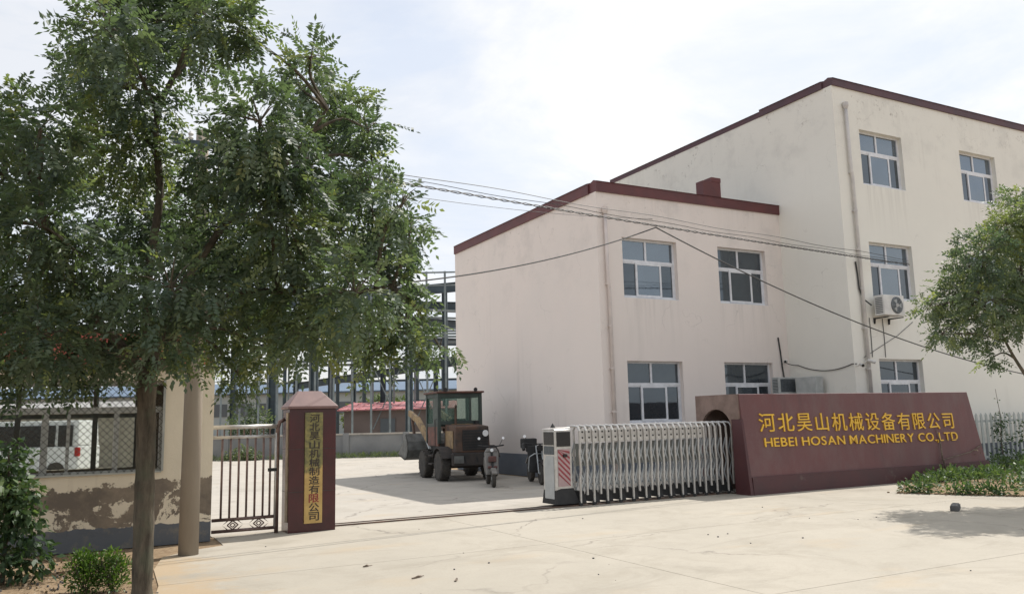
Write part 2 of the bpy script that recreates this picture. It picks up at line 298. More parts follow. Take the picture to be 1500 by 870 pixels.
# ------------------------------------------------------------------ helpers
def root_loc(o):
    v = Vector((0, 0, 0))
    while o: v = v + o.location; o = o.parent
    return v
def tag(o, label=None, cat=None, group=None, kind=None):
    if label: o['label'] = label
    if cat: o['category'] = cat
    if group: o['group'] = group
    if kind: o['kind'] = kind
    return o
def thing(name, label, cat, loc=(0, 0, 0), rz=0.0, group=None, kind=None):
    o = bpy.data.objects.new(name, None); o.empty_display_size = .2; o.location = loc; o.rotation_euler = (0, 0, rz); COL.objects.link(o)
    return tag(o, label, cat, group, kind)
class MB:
    def __init__(s): s.v = []; s.f = []
    def poly(s, pts):
        i = len(s.v); s.v += [tuple(p) for p in pts]; s.f.append(tuple(range(i, i + len(pts)))); return s
    def hexa(s, b, t):        # bottom 4 (ccw from above), top 4
        i = len(s.v); s.v += [tuple(p) for p in b] + [tuple(p) for p in t]
        s.f += [(i+3, i+2, i+1, i), (i+4, i+5, i+6, i+7)] + [(i+k, i+(k+1) % 4, i+4+(k+1) % 4, i+4+k) for k in range(4)]; return s
    def box(s, x0, x1, y0, y1, z0, z1):
        return s.hexa([(x0, y0, z0), (x1, y0, z0), (x1, y1, z0), (x0, y1, z0)], [(x0, y0, z1), (x1, y0, z1), (x1, y1, z1), (x0, y1, z1)])
    def prism(s, pts, d):     # polygon swept by vector d
        n = len(pts); i = len(s.v); d = Vector(d)
        s.v += [tuple(p) for p in pts] + [tuple(Vector(p) + d) for p in pts]
        s.f += [tuple(range(i + n - 1, i - 1, -1)), tuple(range(i + n, i + 2 * n))] + [(i+k, i+(k+1) % n, i+n+(k+1) % n, i+n+k) for k in range(n)]; return s
    def tube(s, pts, r, n=8, caps=True):
        pts = [Vector(p) for p in pts]; rs = r if isinstance(r, (list, tuple)) else [r] * len(pts); i0 = len(s.v)
        ref = None
        for k, p in enumerate(pts):
            d = (pts[min(k + 1, len(pts) - 1)] - pts[max(k - 1, 0)]).normalized()
            if ref is None: ref = Vector((0, 0, 1)) if abs(d.z) < .9 else Vector((1, 0, 0))
            a = d.cross(ref).normalized(); b = d.cross(a).normalized(); ref = -b if False else ref
            for j in range(n):
                t_ = 2 * PI * j / n; s.v.append(tuple(p + (a * math.cos(t_) + b * math.sin(t_)) * rs[k]))
        for k in range(len(pts) - 1):
            for j in range(n):
                a0 = i0 + k * n + j; a1 = i0 + k * n + (j + 1) % n; s.f.append((a0, a1, a1 + n, a0 + n))
        if caps:
            s.f.append(tuple(i0 + j for j in range(n - 1, -1, -1))); s.f.append(tuple(i0 + (len(pts) - 1) * n + j for j in range(n)))
        return s
    def lathe(s, prof, c, axis, n=20):   # prof: (radius, offset along axis)
        ax = Vector(axis).normalized(); a = ax.orthogonal().normalized(); b = ax.cross(a); i0 = len(s.v); c = Vector(c)
        for r, h in prof:
            for j in range(n):
                t_ = 2 * PI * j / n; s.v.append(tuple(c + ax * h + (a * math.cos(t_) + b * math.sin(t_)) * r))
        for k in range(len(prof) - 1):
            for j in range(n):
                a0 = i0 + k * n + j; a1 = i0 + k * n + (j + 1) % n; s.f.append((a0, a1, a1 + n, a0 + n))
        s.f.append(tuple(i0 + j for j in range(n - 1, -1, -1))); s.f.append(tuple(i0 + (len(prof) - 1) * n + j for j in range(n)))
        return s
    def bar(s, p, q, w, h, up=(0, 0, 1)):    # rectangular bar between two points
        p, q = Vector(p), Vector(q); d = (q - p).normalized(); u = Vector(up)
        if abs(d.dot(u)) > .98: u = Vector((0, 1, 0))
        a = d.cross(u).normalized() * w / 2; b = a.cross(d).normalized() * h / 2
        return s.hexa([p - a - b, p + a - b, q + a - b, q - a - b], [p - a + b, p + a + b, q + a + b, q - a + b])
    def build(s, name, mat, parent=None, local=False, smooth=False, bevel=0.0):
        off = Vector((0, 0, 0)) if (local or parent is None) else root_loc(parent)
        me = bpy.data.meshes.new(name); me.from_pydata([tuple(Vector(v) - off) for v in s.v], [], s.f)
        bm = bmesh.new(); bm.from_mesh(me); bmesh.ops.recalc_face_normals(bm, faces=bm.faces); bm.to_mesh(me); bm.free()
        me.materials.append(M[mat] if isinstance(mat, str) else mat)
        if smooth:
            for f in me.polygons: f.use_smooth = True
        o = bpy.data.objects.new(name, me); COL.objects.link(o); o.parent = parent
        if bevel:
            b = o.modifiers.new('bevel', 'BEVEL'); b.width = bevel; b.segments = 2; b.limit_method = 'ANGLE'; b.angle_limit = math.radians(40)
        return o
def dup(o, parent=None):
    c = o.copy(); COL.objects.link(c)
    if parent is not None: c.parent = parent
    for ch in list(o.children): dup(ch, c)
    return c
def sag(p, q, s, n=24):
    p, q = Vector(p), Vector(q)
    return [p.lerp(q, k / n) - Vector((0, 0, s * 4 * (k / n) * (1 - k / n))) for k in range(n + 1)]

def leaf_cloud(name, clumps, density, mat, parent=None, leaf=.2, pairs=5, lw=.018, ll=.045, squash=.9, seed=1, tint_bias=0.0, droop=.35, simple_leaf=False, bright=None, shell=2.0):
    """a crown of compound leaves (or single leaves) as one mesh; every leaflet is a small folded quad"""
    r_ = np.random.default_rng(seed); P = []; D = []; T = []
    for ci, (cx, cy, cz, r) in enumerate(clumps):
        n = max(3, int(density * r * r)); d = r_.normal(size=(n, 3)); d /= np.linalg.norm(d, axis=1)[:, None]
        rad = r * r_.random(n) ** (1 / shell) * (1 + .25 * r_.random(n))
        p = d * rad[:, None]; p[:, 2] *= squash
        P.append(p + (cx, cy, cz)); dd = d + r_.normal(size=(n, 3)) * .55; dd[:, 2] -= droop; D.append(dd)
        base = np.clip(r_.normal(.42 + tint_bias, .12), .05, .95)
        tt = np.clip(base + r_.normal(size=n) * .13, 0, 1)
        young = r_.random(n) < .06; tt[young] += .35; T.append(tt)
    P = np.concatenate(P); D = np.concatenate(D); T = np.clip(np.concatenate(T), 0, 1)
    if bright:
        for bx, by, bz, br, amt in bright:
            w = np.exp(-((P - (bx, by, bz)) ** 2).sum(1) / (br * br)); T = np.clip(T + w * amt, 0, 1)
    D /= np.linalg.norm(D, axis=1)[:, None]; n = len(P)
    up = r_.normal(size=(n, 3)) * .5 + (0, 0, 1.0)
    S = np.cross(D, up); S /= np.linalg.norm(S, axis=1)[:, None]; N = np.cross(S, D)
    Ls = leaf * (0.65 + .6 * r_.random(n)); V = []; TT = []
    specs = [(1.0, 0)] if simple_leaf else [(0.22 + .74 * (k + .5 * r_.random() * 0) / pairs, sgn) for k in range(pairs) for sgn in (-1, 1)] + [(1.0, 0)]
    for tpos, sgn in specs:
        if simple_leaf: base = P; ld = D; size = Ls; wid = Ls * lw
        else:
            base = P + D * (Ls * tpos)[:, None] - N * 0 - np.array([0, 0, 1]) * (Ls * tpos * tpos * .22)[:, None]
            ld = D * (.45 if sgn else 1.0) + S * (sgn * .9) - np.array([0, 0, .18]) + r_.normal(size=(n, 3)) * .13
            ld /= np.linalg.norm(ld, axis=1)[:, None]; size = ll * (.75 + .5 * r_.random(n)); wid = lw * (.8 + .4 * r_.random(n))
        sd = np.cross(ld, N + r_.normal(size=(n, 3)) * .35); sd /= np.linalg.norm(sd, axis=1)[:, None]; nn = np.cross(sd, ld)
        a = base; b = base + ld * (size * .45)[:, None] + sd * (wid * .5)[:, None] + nn * (wid * .12)[:, None]
        c_ = base + ld * size[:, None]; e = base + ld * (size * .45)[:, None] - sd * (wid * .5)[:, None] + nn * (wid * .12)[:, None]
        V.append(np.stack([a, b, c_, e], 1)); TT.append(T)
    V = np.concatenate(V).reshape(-1, 3); TT = np.repeat(np.concatenate(TT), 4)
    off = np.array(root_loc(parent)) if parent else np.zeros(3)
    V = V - off; nf = len(V) // 4
    me = bpy.data.meshes.new(name); me.vertices.add(len(V)); me.vertices.foreach_set('co', V.astype(np.float32).ravel())
    me.loops.add(len(V)); me.loops.foreach_set('vertex_index', np.arange(len(V), dtype=np.int32))
    me.polygons.add(nf); me.polygons.foreach_set('loop_start', np.arange(0, len(V), 4, dtype=np.int32)); me.polygons.foreach_set('loop_total', np.full(nf, 4, dtype=np.int32))
    at = me.attributes.new('tint', 'FLOAT', 'POINT'); at.data.foreach_set('value', TT.astype(np.float32))
    me.update(); me.validate(); me.materials.append(M[mat])
    o = bpy.data.objects.new(name, me); COL.objects.link(o); o.parent = parent
    return o

# ================================================================== SETTING: ground, pavement
g = MB(); g.poly([(-900, -900, -.012), (900, -900, -.012), (900, 900, -.012), (-900, 900, -.012)])
tag(g.build('ground', 'soil'), 'wide bare sandy soil ground around the yard and road', kind='structure')
pav = thing('pavement', 'sunlit pale concrete apron slabs in front of the sliding gate', None, (-6, -8, 0), kind='structure')
yard = thing('yard_pavement', 'concrete yard slabs behind the gate and beside the building', None, (-5, 6, 0), kind='structure')
def slab(pts, parent, mat):
    c = Vector((sum(p[0] for p in pts) / len(pts), sum(p[1] for p in pts) / len(pts), 0))
    q = []
    for k, p in enumerate(pts):
        p = Vector((p[0], p[1], 0)); d = c - p; q.append(p + Vector((math.copysign(min(.0045, abs(d.x)), d.x), math.copysign(min(.0045, abs(d.y)), d.y), -.02)))
    MB().prism(q, (0, 0, .02)).build('slab', mat, parent)
xe = [-6.2, 0.9, 8, 14, 22]
left_edge = {-3.93: -9.98, -7.62: -11.10, -11.6: -11.6, -15.6: -12.6, -20: -14}
rows = [-3.93, -7.62, -11.6, -15.6, -20]
for r0, r1 in zip(rows[:-1], rows[1:]):
    if r0 == -3.93: pts = [(-9.98, -3.93), (-10.0, -4.9), (-10.5, -5.15), (-10.86, -5.5), (-11.05, -6.5), (-11.1, -7.62), (xe[0], -7.62), (xe[0], -3.93)]
    elif r0 == -7.62: pts = [(-11.1, -7.62), (-11.22, -8.4), (-11.3, -9.6), (-11.6, -11.6), (xe[0], -11.6), (xe[0], -7.62)]
    else: pts = [(left_edge[r0], r0), (left_edge[r1], r1), (xe[0], r1), (xe[0], r0)]
    slab(pts, pav, 'concrete')
    for a, b in zip(xe[:-1], xe[1:]): slab([(a, r0), (a, r1), (b, r1), (b, r0)], pav, 'concrete')
for a, b in zip([-26, -21, -16.5, -10.0, -4.2, -.2, 4, 8, 13][:-1], [-21, -16.5, -10.0, -4.2, -.2, 4, 8, 13, 20]):
    for c0, c1 in zip([-3.72, -.02, 5, 10, 15, 20, 25, 30], [-.02, 5, 10, 15, 20, 25, 30, 36]):
        if a >= -.3 and c0 > -.1 and c0 < 9: continue
        if -17 < a < -10.5 and c0 < -3 : continue
        slab([(a, c0), (a, c1), (b, c1), (b, c0)], yard, 'concrete_yard')
rail = thing('gate_track', 'thin dark steel gate track set in concrete between pillar and gate', 'gate track', (-5.5, -3.83, 0))
MB().box(-10.0, .5, -3.925, -3.725, -.09, .001).build('track_bed', 'concrete', rail)
MB().box(-8.18, .5, -3.86, -3.80, .002, .022).build('track_rail', 'rust', rail)
MB().box(-8.18, .5, -3.55, -3.52, .002, .014).build('track_rail', 'rust', rail)

# ================================================================== BUILDINGS
def wall_face(mb, o, ux, W, H, ops, nrm, depth):
    """vertical wall with rectangular holes and reveals; o = lower left corner, ux = unit along, nrm = outward"""
    o, ux, nrm = Vector(o), Vector(ux), Vector(nrm); up = Vector((0, 0, 1))
    P = lambda a, b, d=0.0: o + ux * a + up * b - nrm * d
    xs = sorted({0.0, W, *[q for op in ops for q in op[:2]]}); zs = sorted({0.0, H, *[q for op in ops for q in op[2:]]})
    for a, b in zip(xs[:-1], xs[1:]):
        for c_, d in zip(zs[:-1], zs[1:]):
            if any(op[0] <= a and b <= op[1] and op[2] <= c_ and d <= op[3] for op in ops): continue
            mb.poly([P(a, c_), P(b, c_), P(b, d), P(a, d)])
    for a, b, c_, d in ops:
        for p, q in (((a, c_), (b, c_)), ((b, c_), (b, d)), ((b, d), (a, d)), ((a, d), (a, c_))):
            mb.poly([P(*p), P(*q), P(*q, depth), P(*p, depth)])
WW, WH, RV = 1.84, 1.63, .20
def make_window(parent, x0, y, z0, dim):
    """white sliding window under two fixed lights; lower left corner x0, z0 of the opening"""
    y1 = y + RV; tz = z0 + WH * .63
    f = MB(); e = .055
    f.box(x0, x0 + e, y1 - .07, y1, z0, z0 + WH); f.box(x0 + WW - e, x0 + WW, y1 - .07, y1, z0, z0 + WH)
    f.box(x0 + e, x0 + WW - e, y1 - .068, y1, z0, z0 + e); f.box(x0 + e, x0 + WW - e, y1 - .068, y1, z0 + WH - e, z0 + WH)
    f.box(x0 + e, x0 + WW - e, y1 - .066, y1, tz - .035, tz + .035)
    f.box(x0 + WW * .47 - .03, x0 + WW * .47 + .03, y1 - .064, y1, tz + .035, z0 + WH - e)
    w = f.build('window', 'white_frame', parent)
    gl = 'glass_dim' if dim else 'glass'
    xm = x0 + WW * .47
    for a, b in ((x0 + e, xm - .03), (xm + .03, x0 + WW - e)): MB().box(a, b, y1 - .035, y1 - .029, tz + .035, z0 + WH - e).build('pane', gl, w)
    for a, b, o in ((x0 + e, x0 + WW * .29, .0), (x0 + WW * .27, x0 + WW * .74, -.022), (x0 + WW * .72, x0 + WW - e, .0)):
        s_ = MB(); q = .060 if o else .036; c0, c1 = z0 + e, tz - .035; yy = y1 - .04 + o
        s_.box(a, a + q, yy - .02, yy + .01, c0, c1); s_.box(b - q, b, yy - .02, yy + .01, c0, c1)
        s_.box(a + q, b - q, yy - .018, yy + .01, c0, c0 + q); s_.box(a + q, b - q, yy - .018, yy + .01, c1 - q, c1)
        s_.build('sash', 'white_frame', w)
        MB().box(a + q, b - q, yy - .006, yy, c0 + q, c1 - q).build('pane', gl if o else 'glass_dim', w)
    MB().box(x0 - .0, x0 + WW, y + .004, y1 - .072, z0 + .001, z0 + .014).build('sill', 'white_frame', w)
    return w

# two-storey block: corner at the origin, front faces -y
LX, LD, LH = 6.63, 9.04, 7.9
low = thing('two_storey_block', 'lower two storey pinkish plaster block with dark red parapet and four windows', 'building', (LX / 2, LD / 2, 0))
lw_ops = [(.783, .783 + WW, 4.776, 4.776 + WH), (4.115, 4.115 + WW, 4.776, 4.776 + WH), (.783, .783 + WW, 1.476, 1.476 + WH), (4.115, 4.115 + WW, 1.476, 1.476 + WH)]
b = MB(); wall_face(b, (0, 0, 0), (1, 0, 0), LX, LH - .33, lw_ops, (0, -1, 0), RV)
b.poly([(0, 0, 0), (0, 0, LH - .33), (0, LD, LH - .33), (0, LD, 0)]); b.poly([(0, LD, 0), (0, LD, LH - .33), (LX, LD, LH - .33), (LX, LD, 0)])
b.build('wall', 'wall_low', low)
MB().box(.2, LX, .21, LD - .2, LH - .9, LH - .6).build('roof', 'roof_grey', low)
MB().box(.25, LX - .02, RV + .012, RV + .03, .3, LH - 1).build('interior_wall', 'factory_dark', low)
def tiles_cap(parent, p0, p1, nrm, z0, z1, mat, th=.30):
    """parapet band with a row of small ridge tiles on top"""
    p0, p1, nrm = Vector(p0), Vector(p1), Vector(nrm); mb = MB(); d = (p1 - p0); L = d.length; d.normalize(); inn = -nrm * th; out = nrm * .045
    mb.hexa([p0 + out + Vector((0, 0, z0)), p1 + out + Vector((0, 0, z0)), p1 + inn + Vector((0, 0, z0)), p0 + inn + Vector((0, 0, z0))],
            [p0 + out + Vector((0, 0, z1 - .05)), p1 + out + Vector((0, 0, z1 - .05)), p1 + inn + Vector((0, 0, z1 - .05)), p0 + inn + Vector((0, 0, z1 - .05))])
    o = mb.build('parapet_band', mat, parent)
    n = int(L / .22); rt_ = MB()
    for k in range(n):
        a = p0 + d * (L * k / n + .008); e = p0 + d * (L * (k + 1) / n - .008); zz = Vector((0, 0, z1 - .05)); oo = nrm * .075; ii = -nrm * (th - .02)
        rt_.prism([a + oo + zz, a + (oo + ii) / 2 + zz + Vector((0, 0, .055)), a + ii + zz], e - a)
    q = rt_.build('ridge_tiles', mat, parent); q['kind'] = 'stuff'
tiles_cap(low, (0, 0, 0), (LX, 0, 0), (0, -1, 0), LH - .33, LH, 'maroon')
tiles_cap(low, (0, LD, 0), (0, .302, 0), (-1, 0, 0), LH - .332, LH - .002, 'maroon')
MB().box(3.74, 4.40, .02, .32, LH - .06, 8.32).box(4.06, 4.41, .01, .33, 8.32, 8.45).build('parapet_stub', 'maroon', low)
MB().box(-.012, 0, .0, LD, 0, .64).box(-.012, LX, -.012, 0, 0, .64).build('dado', 'dado', low)
for x0, z0 in ((.783, 4.776), (4.115, 4.776), (.783, 1.476), (4.115, 1.476)): make_window(low, x0, 0, z0, (z0 < 3) or x0 > 3)
def downpipe(parent, x, y, z1, mat):
    mb = MB(); mb.tube([(x - .04, y, z1), (x - .03, y, z1 - 1.9), (x, y, z1 - 2.0), (x + .02, y, 0.05)], .048, 10)
    o = mb.build('downpipe', mat, parent, smooth=True)
    MB().lathe([(.05, 0), (.085, .10), (.085, .2)], (x - .04, y, z1 - .05), (0, 0, 1), 12).build('hopper', mat, o)
    for z in [z1 - 1.9 - 1.1 * k for k in range(int((z1 - 2) / 1.1))]:
        MB().lathe([(.057, -.025), (.057, .025)], (x + (.0 if z < z1 - 2 else -.03), y, z), (0, 0, 1), 12).box(x - .065, x + .065, y + .035, y + .075, z - .018, z + .018).build('bracket', mat, o)
downpipe(low, .26, -.075, 7.0, 'pipe')

# three-storey block
TX0, TX1, TY, TYB, TH = 6.63, 21.5, -2.288, 8.6, 11.08
tall = thing('three_storey_block', 'taller three storey cream plaster block standing behind the name wall', 'building', (14, 3, 0))
cols_ = [7.632, 12.22, 16.8]; zs_ = [8.045, 4.745, 1.445]
spots = [(x, z) for x in cols_ for z in zs_ if not (x > 12 and z < 3)]
tops = [(x - TX0, x - TX0 + WW, z, z + WH) for x, z in spots]
b = MB(); wall_face(b, (TX0, TY, 0), (1, 0, 0), TX1 - TX0, TH - .26, tops, (0, -1, 0), RV)
b.poly([(TX0, TY, 0), (TX0, TY, TH - .26), (TX0, TYB, TH - .26), (TX0, TYB, 0)]); b.poly([(TX0, TYB, 0), (TX0, TYB, TH - .26), (TX1, TYB, TH - .26), (TX1, TYB, 0)])
b.poly([(TX1, TY, 0), (TX1, TY, TH - .26), (TX1, TYB, TH - .26), (TX1, TYB, 0)])
b.build('wall', 'wall_tall', tall)
MB().box(TX0 + .2, TX1 - .1, TY + .24, TYB - .2, TH - .7, TH - .5).build('roof', 'roof_grey', tall)
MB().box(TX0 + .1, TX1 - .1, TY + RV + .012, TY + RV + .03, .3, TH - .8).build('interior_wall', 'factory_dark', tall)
tiles_cap(tall, (TX0, TY, 0), (TX1, TY, 0), (0, -1, 0), TH - .26, TH, 'maroon_dull')
tiles_cap(tall, (TX0, .45, 0), (TX0, TY + .302, 0), (-1, 0, 0), TH - .262, TH - .002, 'maroon_dull')
tiles_cap(tall, (TX0 + .03, TYB, 0), (TX0 + .03, .47, 0), (-1, 0, 0), TH - .262, TH - .05, 'maroon_dull')
MB().box(TX0, TX1, TY - .012, TY, 0, .64).box(TX0 - .012, TX0, TY - .012, -.012, 0, .64).build('dado', 'dado', tall)
for x0, z0 in spots: make_window(tall, x0, TY, z0, z0 < 3)
downpipe(tall, 7.10, TY - .075, 10.2, 'pipe_grey')

# ================================================================== AIR CONDITIONERS, CAMERAS, CABLES ON THE WALLS
def ac_unit(label, loc, rz, mat, front, coil=True, sc_=1.0):
    t = thing('air_conditioner', label, 'air conditioner', loc, rz, 'outdoor air conditioning units'); t.scale = (sc_,) * 3
    w, h, d = .84, .56, .32     # local: front faces -y, base at z 0
    MB().box(-w / 2, w / 2, -d, 0, 0, h).build('casing', mat, t, True, bevel=.015)
    if front:
        MB().lathe([(.235, 0), (.235, .012), (.20, .016)], (.10, -d, h / 2), (0, -1, 0), 28).build('fan_grille', 'ac_coil', t, True)
        fb = MB()
        for k in range(3):
            a = k * 2 * PI / 3; fb.prism([(.10 + .04 * math.cos(a), -d - .017, h / 2 + .04 * math.sin(a)), (.10 + .17 * math.cos(a - .45), -d - .017, h / 2 + .17 * math.sin(a - .45)), (.10 + .19 * math.cos(a + .35), -d - .017, h / 2 + .19 * math.sin(a + .35))], (0, -.006, 0))
        fb.build('fan_blade', 'ac_grey', t, True)
        MB().lathe([(.05, 0), (.05, .01)], (.10, -d - .016, h / 2), (0, -1, 0), 14).build('fan_hub', 'ac_white', t, True)
        rg = MB()
        for rr in (.07, .11, .15, .19, .225):
            rg.tube([(.10 + rr * math.cos(2 * PI * k / 28), -d - .028, h / 2 + rr * math.sin(2 * PI * k / 28)) for k in range(29)], .003, 4)
        for k in range(8):
            a = k * PI / 4; rg.tube([(.10, -d - .028, h / 2), (.10 + .235 * math.cos(a), -d - .028, h / 2 + .235 * math.sin(a))], .003, 4)
        rg.build('wire_guard', 'steel_pale', t, True)
    elif coil:
        cg = MB().box(-.34, .34, -d - .006, -d, .06, .50)
        cg.build('coil', 'ac_coil', t, True)
    lv = MB()
    for k in range(9): lv.box(-w / 2 - .006, -w / 2, -d + .05, -.05, .06 + k * .05, .085 + k * .05)
    lv.build('side_louvre', 'ac_coil', t, True)
    br = MB()
    for x in (-.3, .3): MB().prism([(x - .02, -d - .02, -.035), (x - .02, .14, -.035), (x - .02, .14, -.20), (x - .02, .11, -.20), (x - .02, .09, -.07), (x - .02, -d - .02, -.06)], (.04, 0, 0)).build('bracket', 'black' if front else 'ac_coil', t, True)
    return t
ac_unit('white air conditioner with round fan fixed below the middle floor window of the tall block', (7.86, TY - .145, 4.24), 0, 'ac_white', True)
ac_unit('grey air conditioner on the two storey block front, right of its lower window', (6.08, -.145, 2.20), 0, 'ac_grey', False, True, .84)
ac_unit('pale air conditioner around the corner, fixed on the side wall of the tall block', (TX0 - .145, -.95, 2.16), -PI / 2, 'ac_grey', False, False, .88)
def bullet_camera(label, p, aim):
    t = thing('security_camera', label, 'camera', p, 0, 'white security cameras')
    a = Vector(aim).normalized()
    MB().lathe([(.035, 0), (.045, .02), (.045, .19), (.05, .20)], (0, 0, 0), a, 14).build('body', 'ac_white', t, True, smooth=True)
    MB().lathe([(.038, .0), (.038, .006)], a * .20, a, 14).build('lens', 'black_gloss', t, True)
    MB().tube([(0, 0, .0), (.0, .06, -.04), (.0, .10, -.05)] if abs(a.y) > .2 else [(0, 0, 0), (.06, 0, -.04), (.10, 0, -.05)], .018, 8).build('bracket', 'ac_white', t, True)
bullet_camera('small white security camera on the wall right of the grey air conditioner', (6.40, -.115, 3.16), (-.8, -.55, -.15))
bullet_camera('white security camera on the tall block corner, left one of the close pair', (6.72, TY - .115, 2.92), (-.5, -.8, -.25))
bullet_camera('white security camera beside the tall block downpipe, pointing right', (7.00, TY - .14, 3.02), (.85, -.5, -.3))
def cable(name, label, pts, r=.012, n=6, mat='cable', cat='cable'):
    o = MB().tube(pts, r, n).build(name, mat); return tag(o, label, cat)
cable('camera_cable', 'sagging dark cable linking the cameras across the wall corner', sag((6.45, -.03, 3.12), (TX0 - .02, -.35, 3.02), .03, 6) + sag((TX0 - .025, -.40, 3.0), (TX0 - .03, TY + .05, 2.93), .16, 16) + [(6.70, TY - .03, 2.93)], .013)
cable('wall_conduit', 'short dark conduit running down the wall to the grey air conditioner', [(6.23, -.025, 3.85), (6.28, -.03, 3.4), (6.31, -.03, 3.0), (6.35, -.04, 2.66)], .022)
cable('refrigerant_hose', 'black hose curving from the tall block wall into the white air conditioner', [(6.98, TY - .03, 5.75), (7.02, TY - .03, 5.4), (7.03, TY - .04, 5.0), (7.12, TY - .06, 4.72), (7.27, TY - .2, 4.52)], .022)
for x, w in ((7.36, 'left'), (7.90, 'right')):
    cable('drain_hose', 'thin drain hose hanging below the white air conditioner, the %s one' % w, [(x, TY - .02, 4.2), (x + .015, TY - .015, 3.6), (x, TY - .015, 3.12)], .010)
cable('wall_wire', 'thin wire slanting down the tall block wall right of the middle window', [(7.0, TY - .02, 3.1), (8.5, TY - .015, 3.75), (9.2, TY - .015, 4.15)], .007)

# overhead wires
PT = Vector((-10.54, -5.52, 5.6)); PE = Vector((9.25, TY - .04, 5.82))
base_c = sag(PT, PE, .06, 160)
bw = thing('twisted_wire_bundle', 'twisted bundle of overhead wires running from the tree to the tall block', 'overhead wire', tuple(PT))
for ph in (0, PI):
    MB().tube([p + Vector((0, math.cos(k * 1.5 + ph) * .012, math.sin(k * 1.5 + ph) * .019)) for k, p in enumerate(base_c)], .010, 5).build('wire', 'cable', bw)
MB().tube([p + Vector((0, .02, .06 + .015 * math.sin(k * .7))) for k, p in enumerate(sag(PT, PE, .03, 60))], .006, 5).build('wire', 'cable', bw)
MB().tube([p + Vector((0, .03, .14 + .02 * math.sin(k * .5))) for k, p in enumerate(sag(PT, PE, .0, 60))], .007, 5).build('wire', 'cable', bw)
AP = base_c[75] - Vector((0, 0, .04))
cable('drop_cable', 'single black cable dropping left from the wire bundle past the pink side wall', sag(AP, (-10.54, -5.52, 3.55), .38, 40), .014)
cable('drop_cable', 'single black cable slanting right from the wire bundle down across the tall block', sag(AP, (13.0, -3.4, 2.55), .42, 40), .014)
cable('thin_wire', 'very thin pale wire sloping over the low roof towards the tree', sag((-10.5, -5.4, 5.45), (6.4, 2.0, 7.95), .35, 30), .005)

# ================================================================== NAME WALL
sw = thing('name_wall', 'long dark red granite company name wall with gold lettering and an arched gate tunnel', 'sign wall', (4.5, -3.8, 0))
zt = 2.085
MB().hexa([(.54, -4.50, 0), (8.58, -4.50, 0), (8.58, -4.12, 0), (.54, -4.12, 0)], [(.46, -4.34, zt), (8.22, -4.34, zt), (8.22, -4.12, zt), (.46, -4.12, zt)]).build('front_panel', 'red_granite', sw, bevel=.012)
MB().hexa([(.5, -3.10, 0), (8.58, -3.10, 0), (8.58, -2.95, 0), (.5, -2.95, 0)], [(.5, -3.10, zt - .01), (8.22, -3.10, zt - .01), (8.22, -2.95, zt - .01), (.5, -2.95, zt - .01)]).build('rear_panel', 'brown_render', sw)
MB().box(.5, 8.2, -4.118, -3.102, 1.82, zt - .006).build('top_slab', 'brown_render', sw)
arch = [(-3.12, 1.56)] + [(-3.62 + .47 * math.cos(PI * k / 12), 1.34 + .43 * math.sin(PI * k / 12)) for k in range(13)] + [(-4.13, 1.56)]
pts = [(.44, -3.15, 1.34), *[(.44, -3.62 + .47 * math.cos(PI * k / 12), 1.34 + .44 * math.sin(PI * k / 12)) for k in range(1, 12)], (.44, -4.09, 1.34)]
am = MB()
outer = [(-2.98, zt + .005), (-4.34, zt + .005)]
# arch face built as a strip of quads between the arch curve and the block top
for k in range(len(pts) - 1):
    p, q = pts[k], pts[k + 1]; am.hexa([(.44, p[1], p[2]), (.52, p[1], p[2]), (.52, q[1], q[2]), (.44, q[1], q[2])], [(.44, p[1], zt + .004), (.52, p[1], zt + .004), (.52, q[1], zt + .004), (.44, q[1], zt + .004)])
am.box(.44, .52, -3.15, -2.98, 1.0, zt + .004).box(.44, .5, -4.325, -4.09, 1.56, zt + .004)
am.build('arch_face', 'brown_render', sw)
MB().hexa([(.455, -4.53, 0), (.54, -4.53, 0), (.54, -4.09, 0), (.455, -4.09, 0)], [(.45, -4.385, 1.558), (.5, -4.385, 1.558), (.5, -4.09, 1.558), (.45, -4.09, 1.558)]).build('end_pilaster', 'plinth', sw)
MB().box(.455, .52, -3.15, -2.98, 0, 1.0).build('end_post', 'plinth', sw)
MB().hexa([(.545, -4.535, 0), (8.62, -4.535, 0), (8.62, -4.49, 0), (.545, -4.49, 0)], [(.545, -4.512, .36), (8.57, -4.512, .36), (8.57, -4.46, .36), (.545, -4.46, .36)]).build('plinth', 'plinth', sw)
# lettering: every character and letter its own raised mesh on the battered face
def glyph(ch, bold=.012):
    cu = bpy.data.curves.new('glyph', 'FONT'); cu.body = ch; cu.size = 1; cu.extrude = .03; cu.offset = bold
    o = bpy.data.objects.new('glyph', cu); COL.objects.link(o); bpy.context.view_layer.update()
    me = bpy.data.meshes.new_from_object(o.evaluated_get(bpy.context.evaluated_depsgraph_get())); bpy.data.objects.remove(o)
    co = np.zeros(len(me.vertices) * 3); me.vertices.foreach_get('co', co); co = co.reshape(-1, 3)
    return me, co
upv = Vector((0, .16, 2.085)).normalized(); nv = Vector((0, -2.085, .16)).normalized()
def face_pt(x, z): return Vector((x, -4.50 + .16 * z / 2.085, z)) + nv * .012
def put_glyph(name, me, co, x0, x1, z0, z1, mat, pt, xa, ya, na, parent, y_rng=None):
    lo, hi = co.min(0), co.max(0); ylo, yhi = y_rng or (lo[1], hi[1])
    off = root_loc(parent); out = []
    for v in co:
        a = x0 + (v[0] - lo[0]) / max(1e-6, hi[0] - lo[0]) * (x1 - x0); b_ = z0 + (v[1] - ylo) / (yhi - ylo) * (z1 - z0)
        out += list(pt(a, b_) + na * (.012 if v[2] > 0 else -.012) - off)
    me.vertices.foreach_set('co', out); me.update(); me.materials.clear(); me.materials.append(M[mat])
    o = bpy.data.objects.new(name, me); COL.objects.link(o); o.parent = parent; return o
cn = '河北昊山机械设备有限公司'
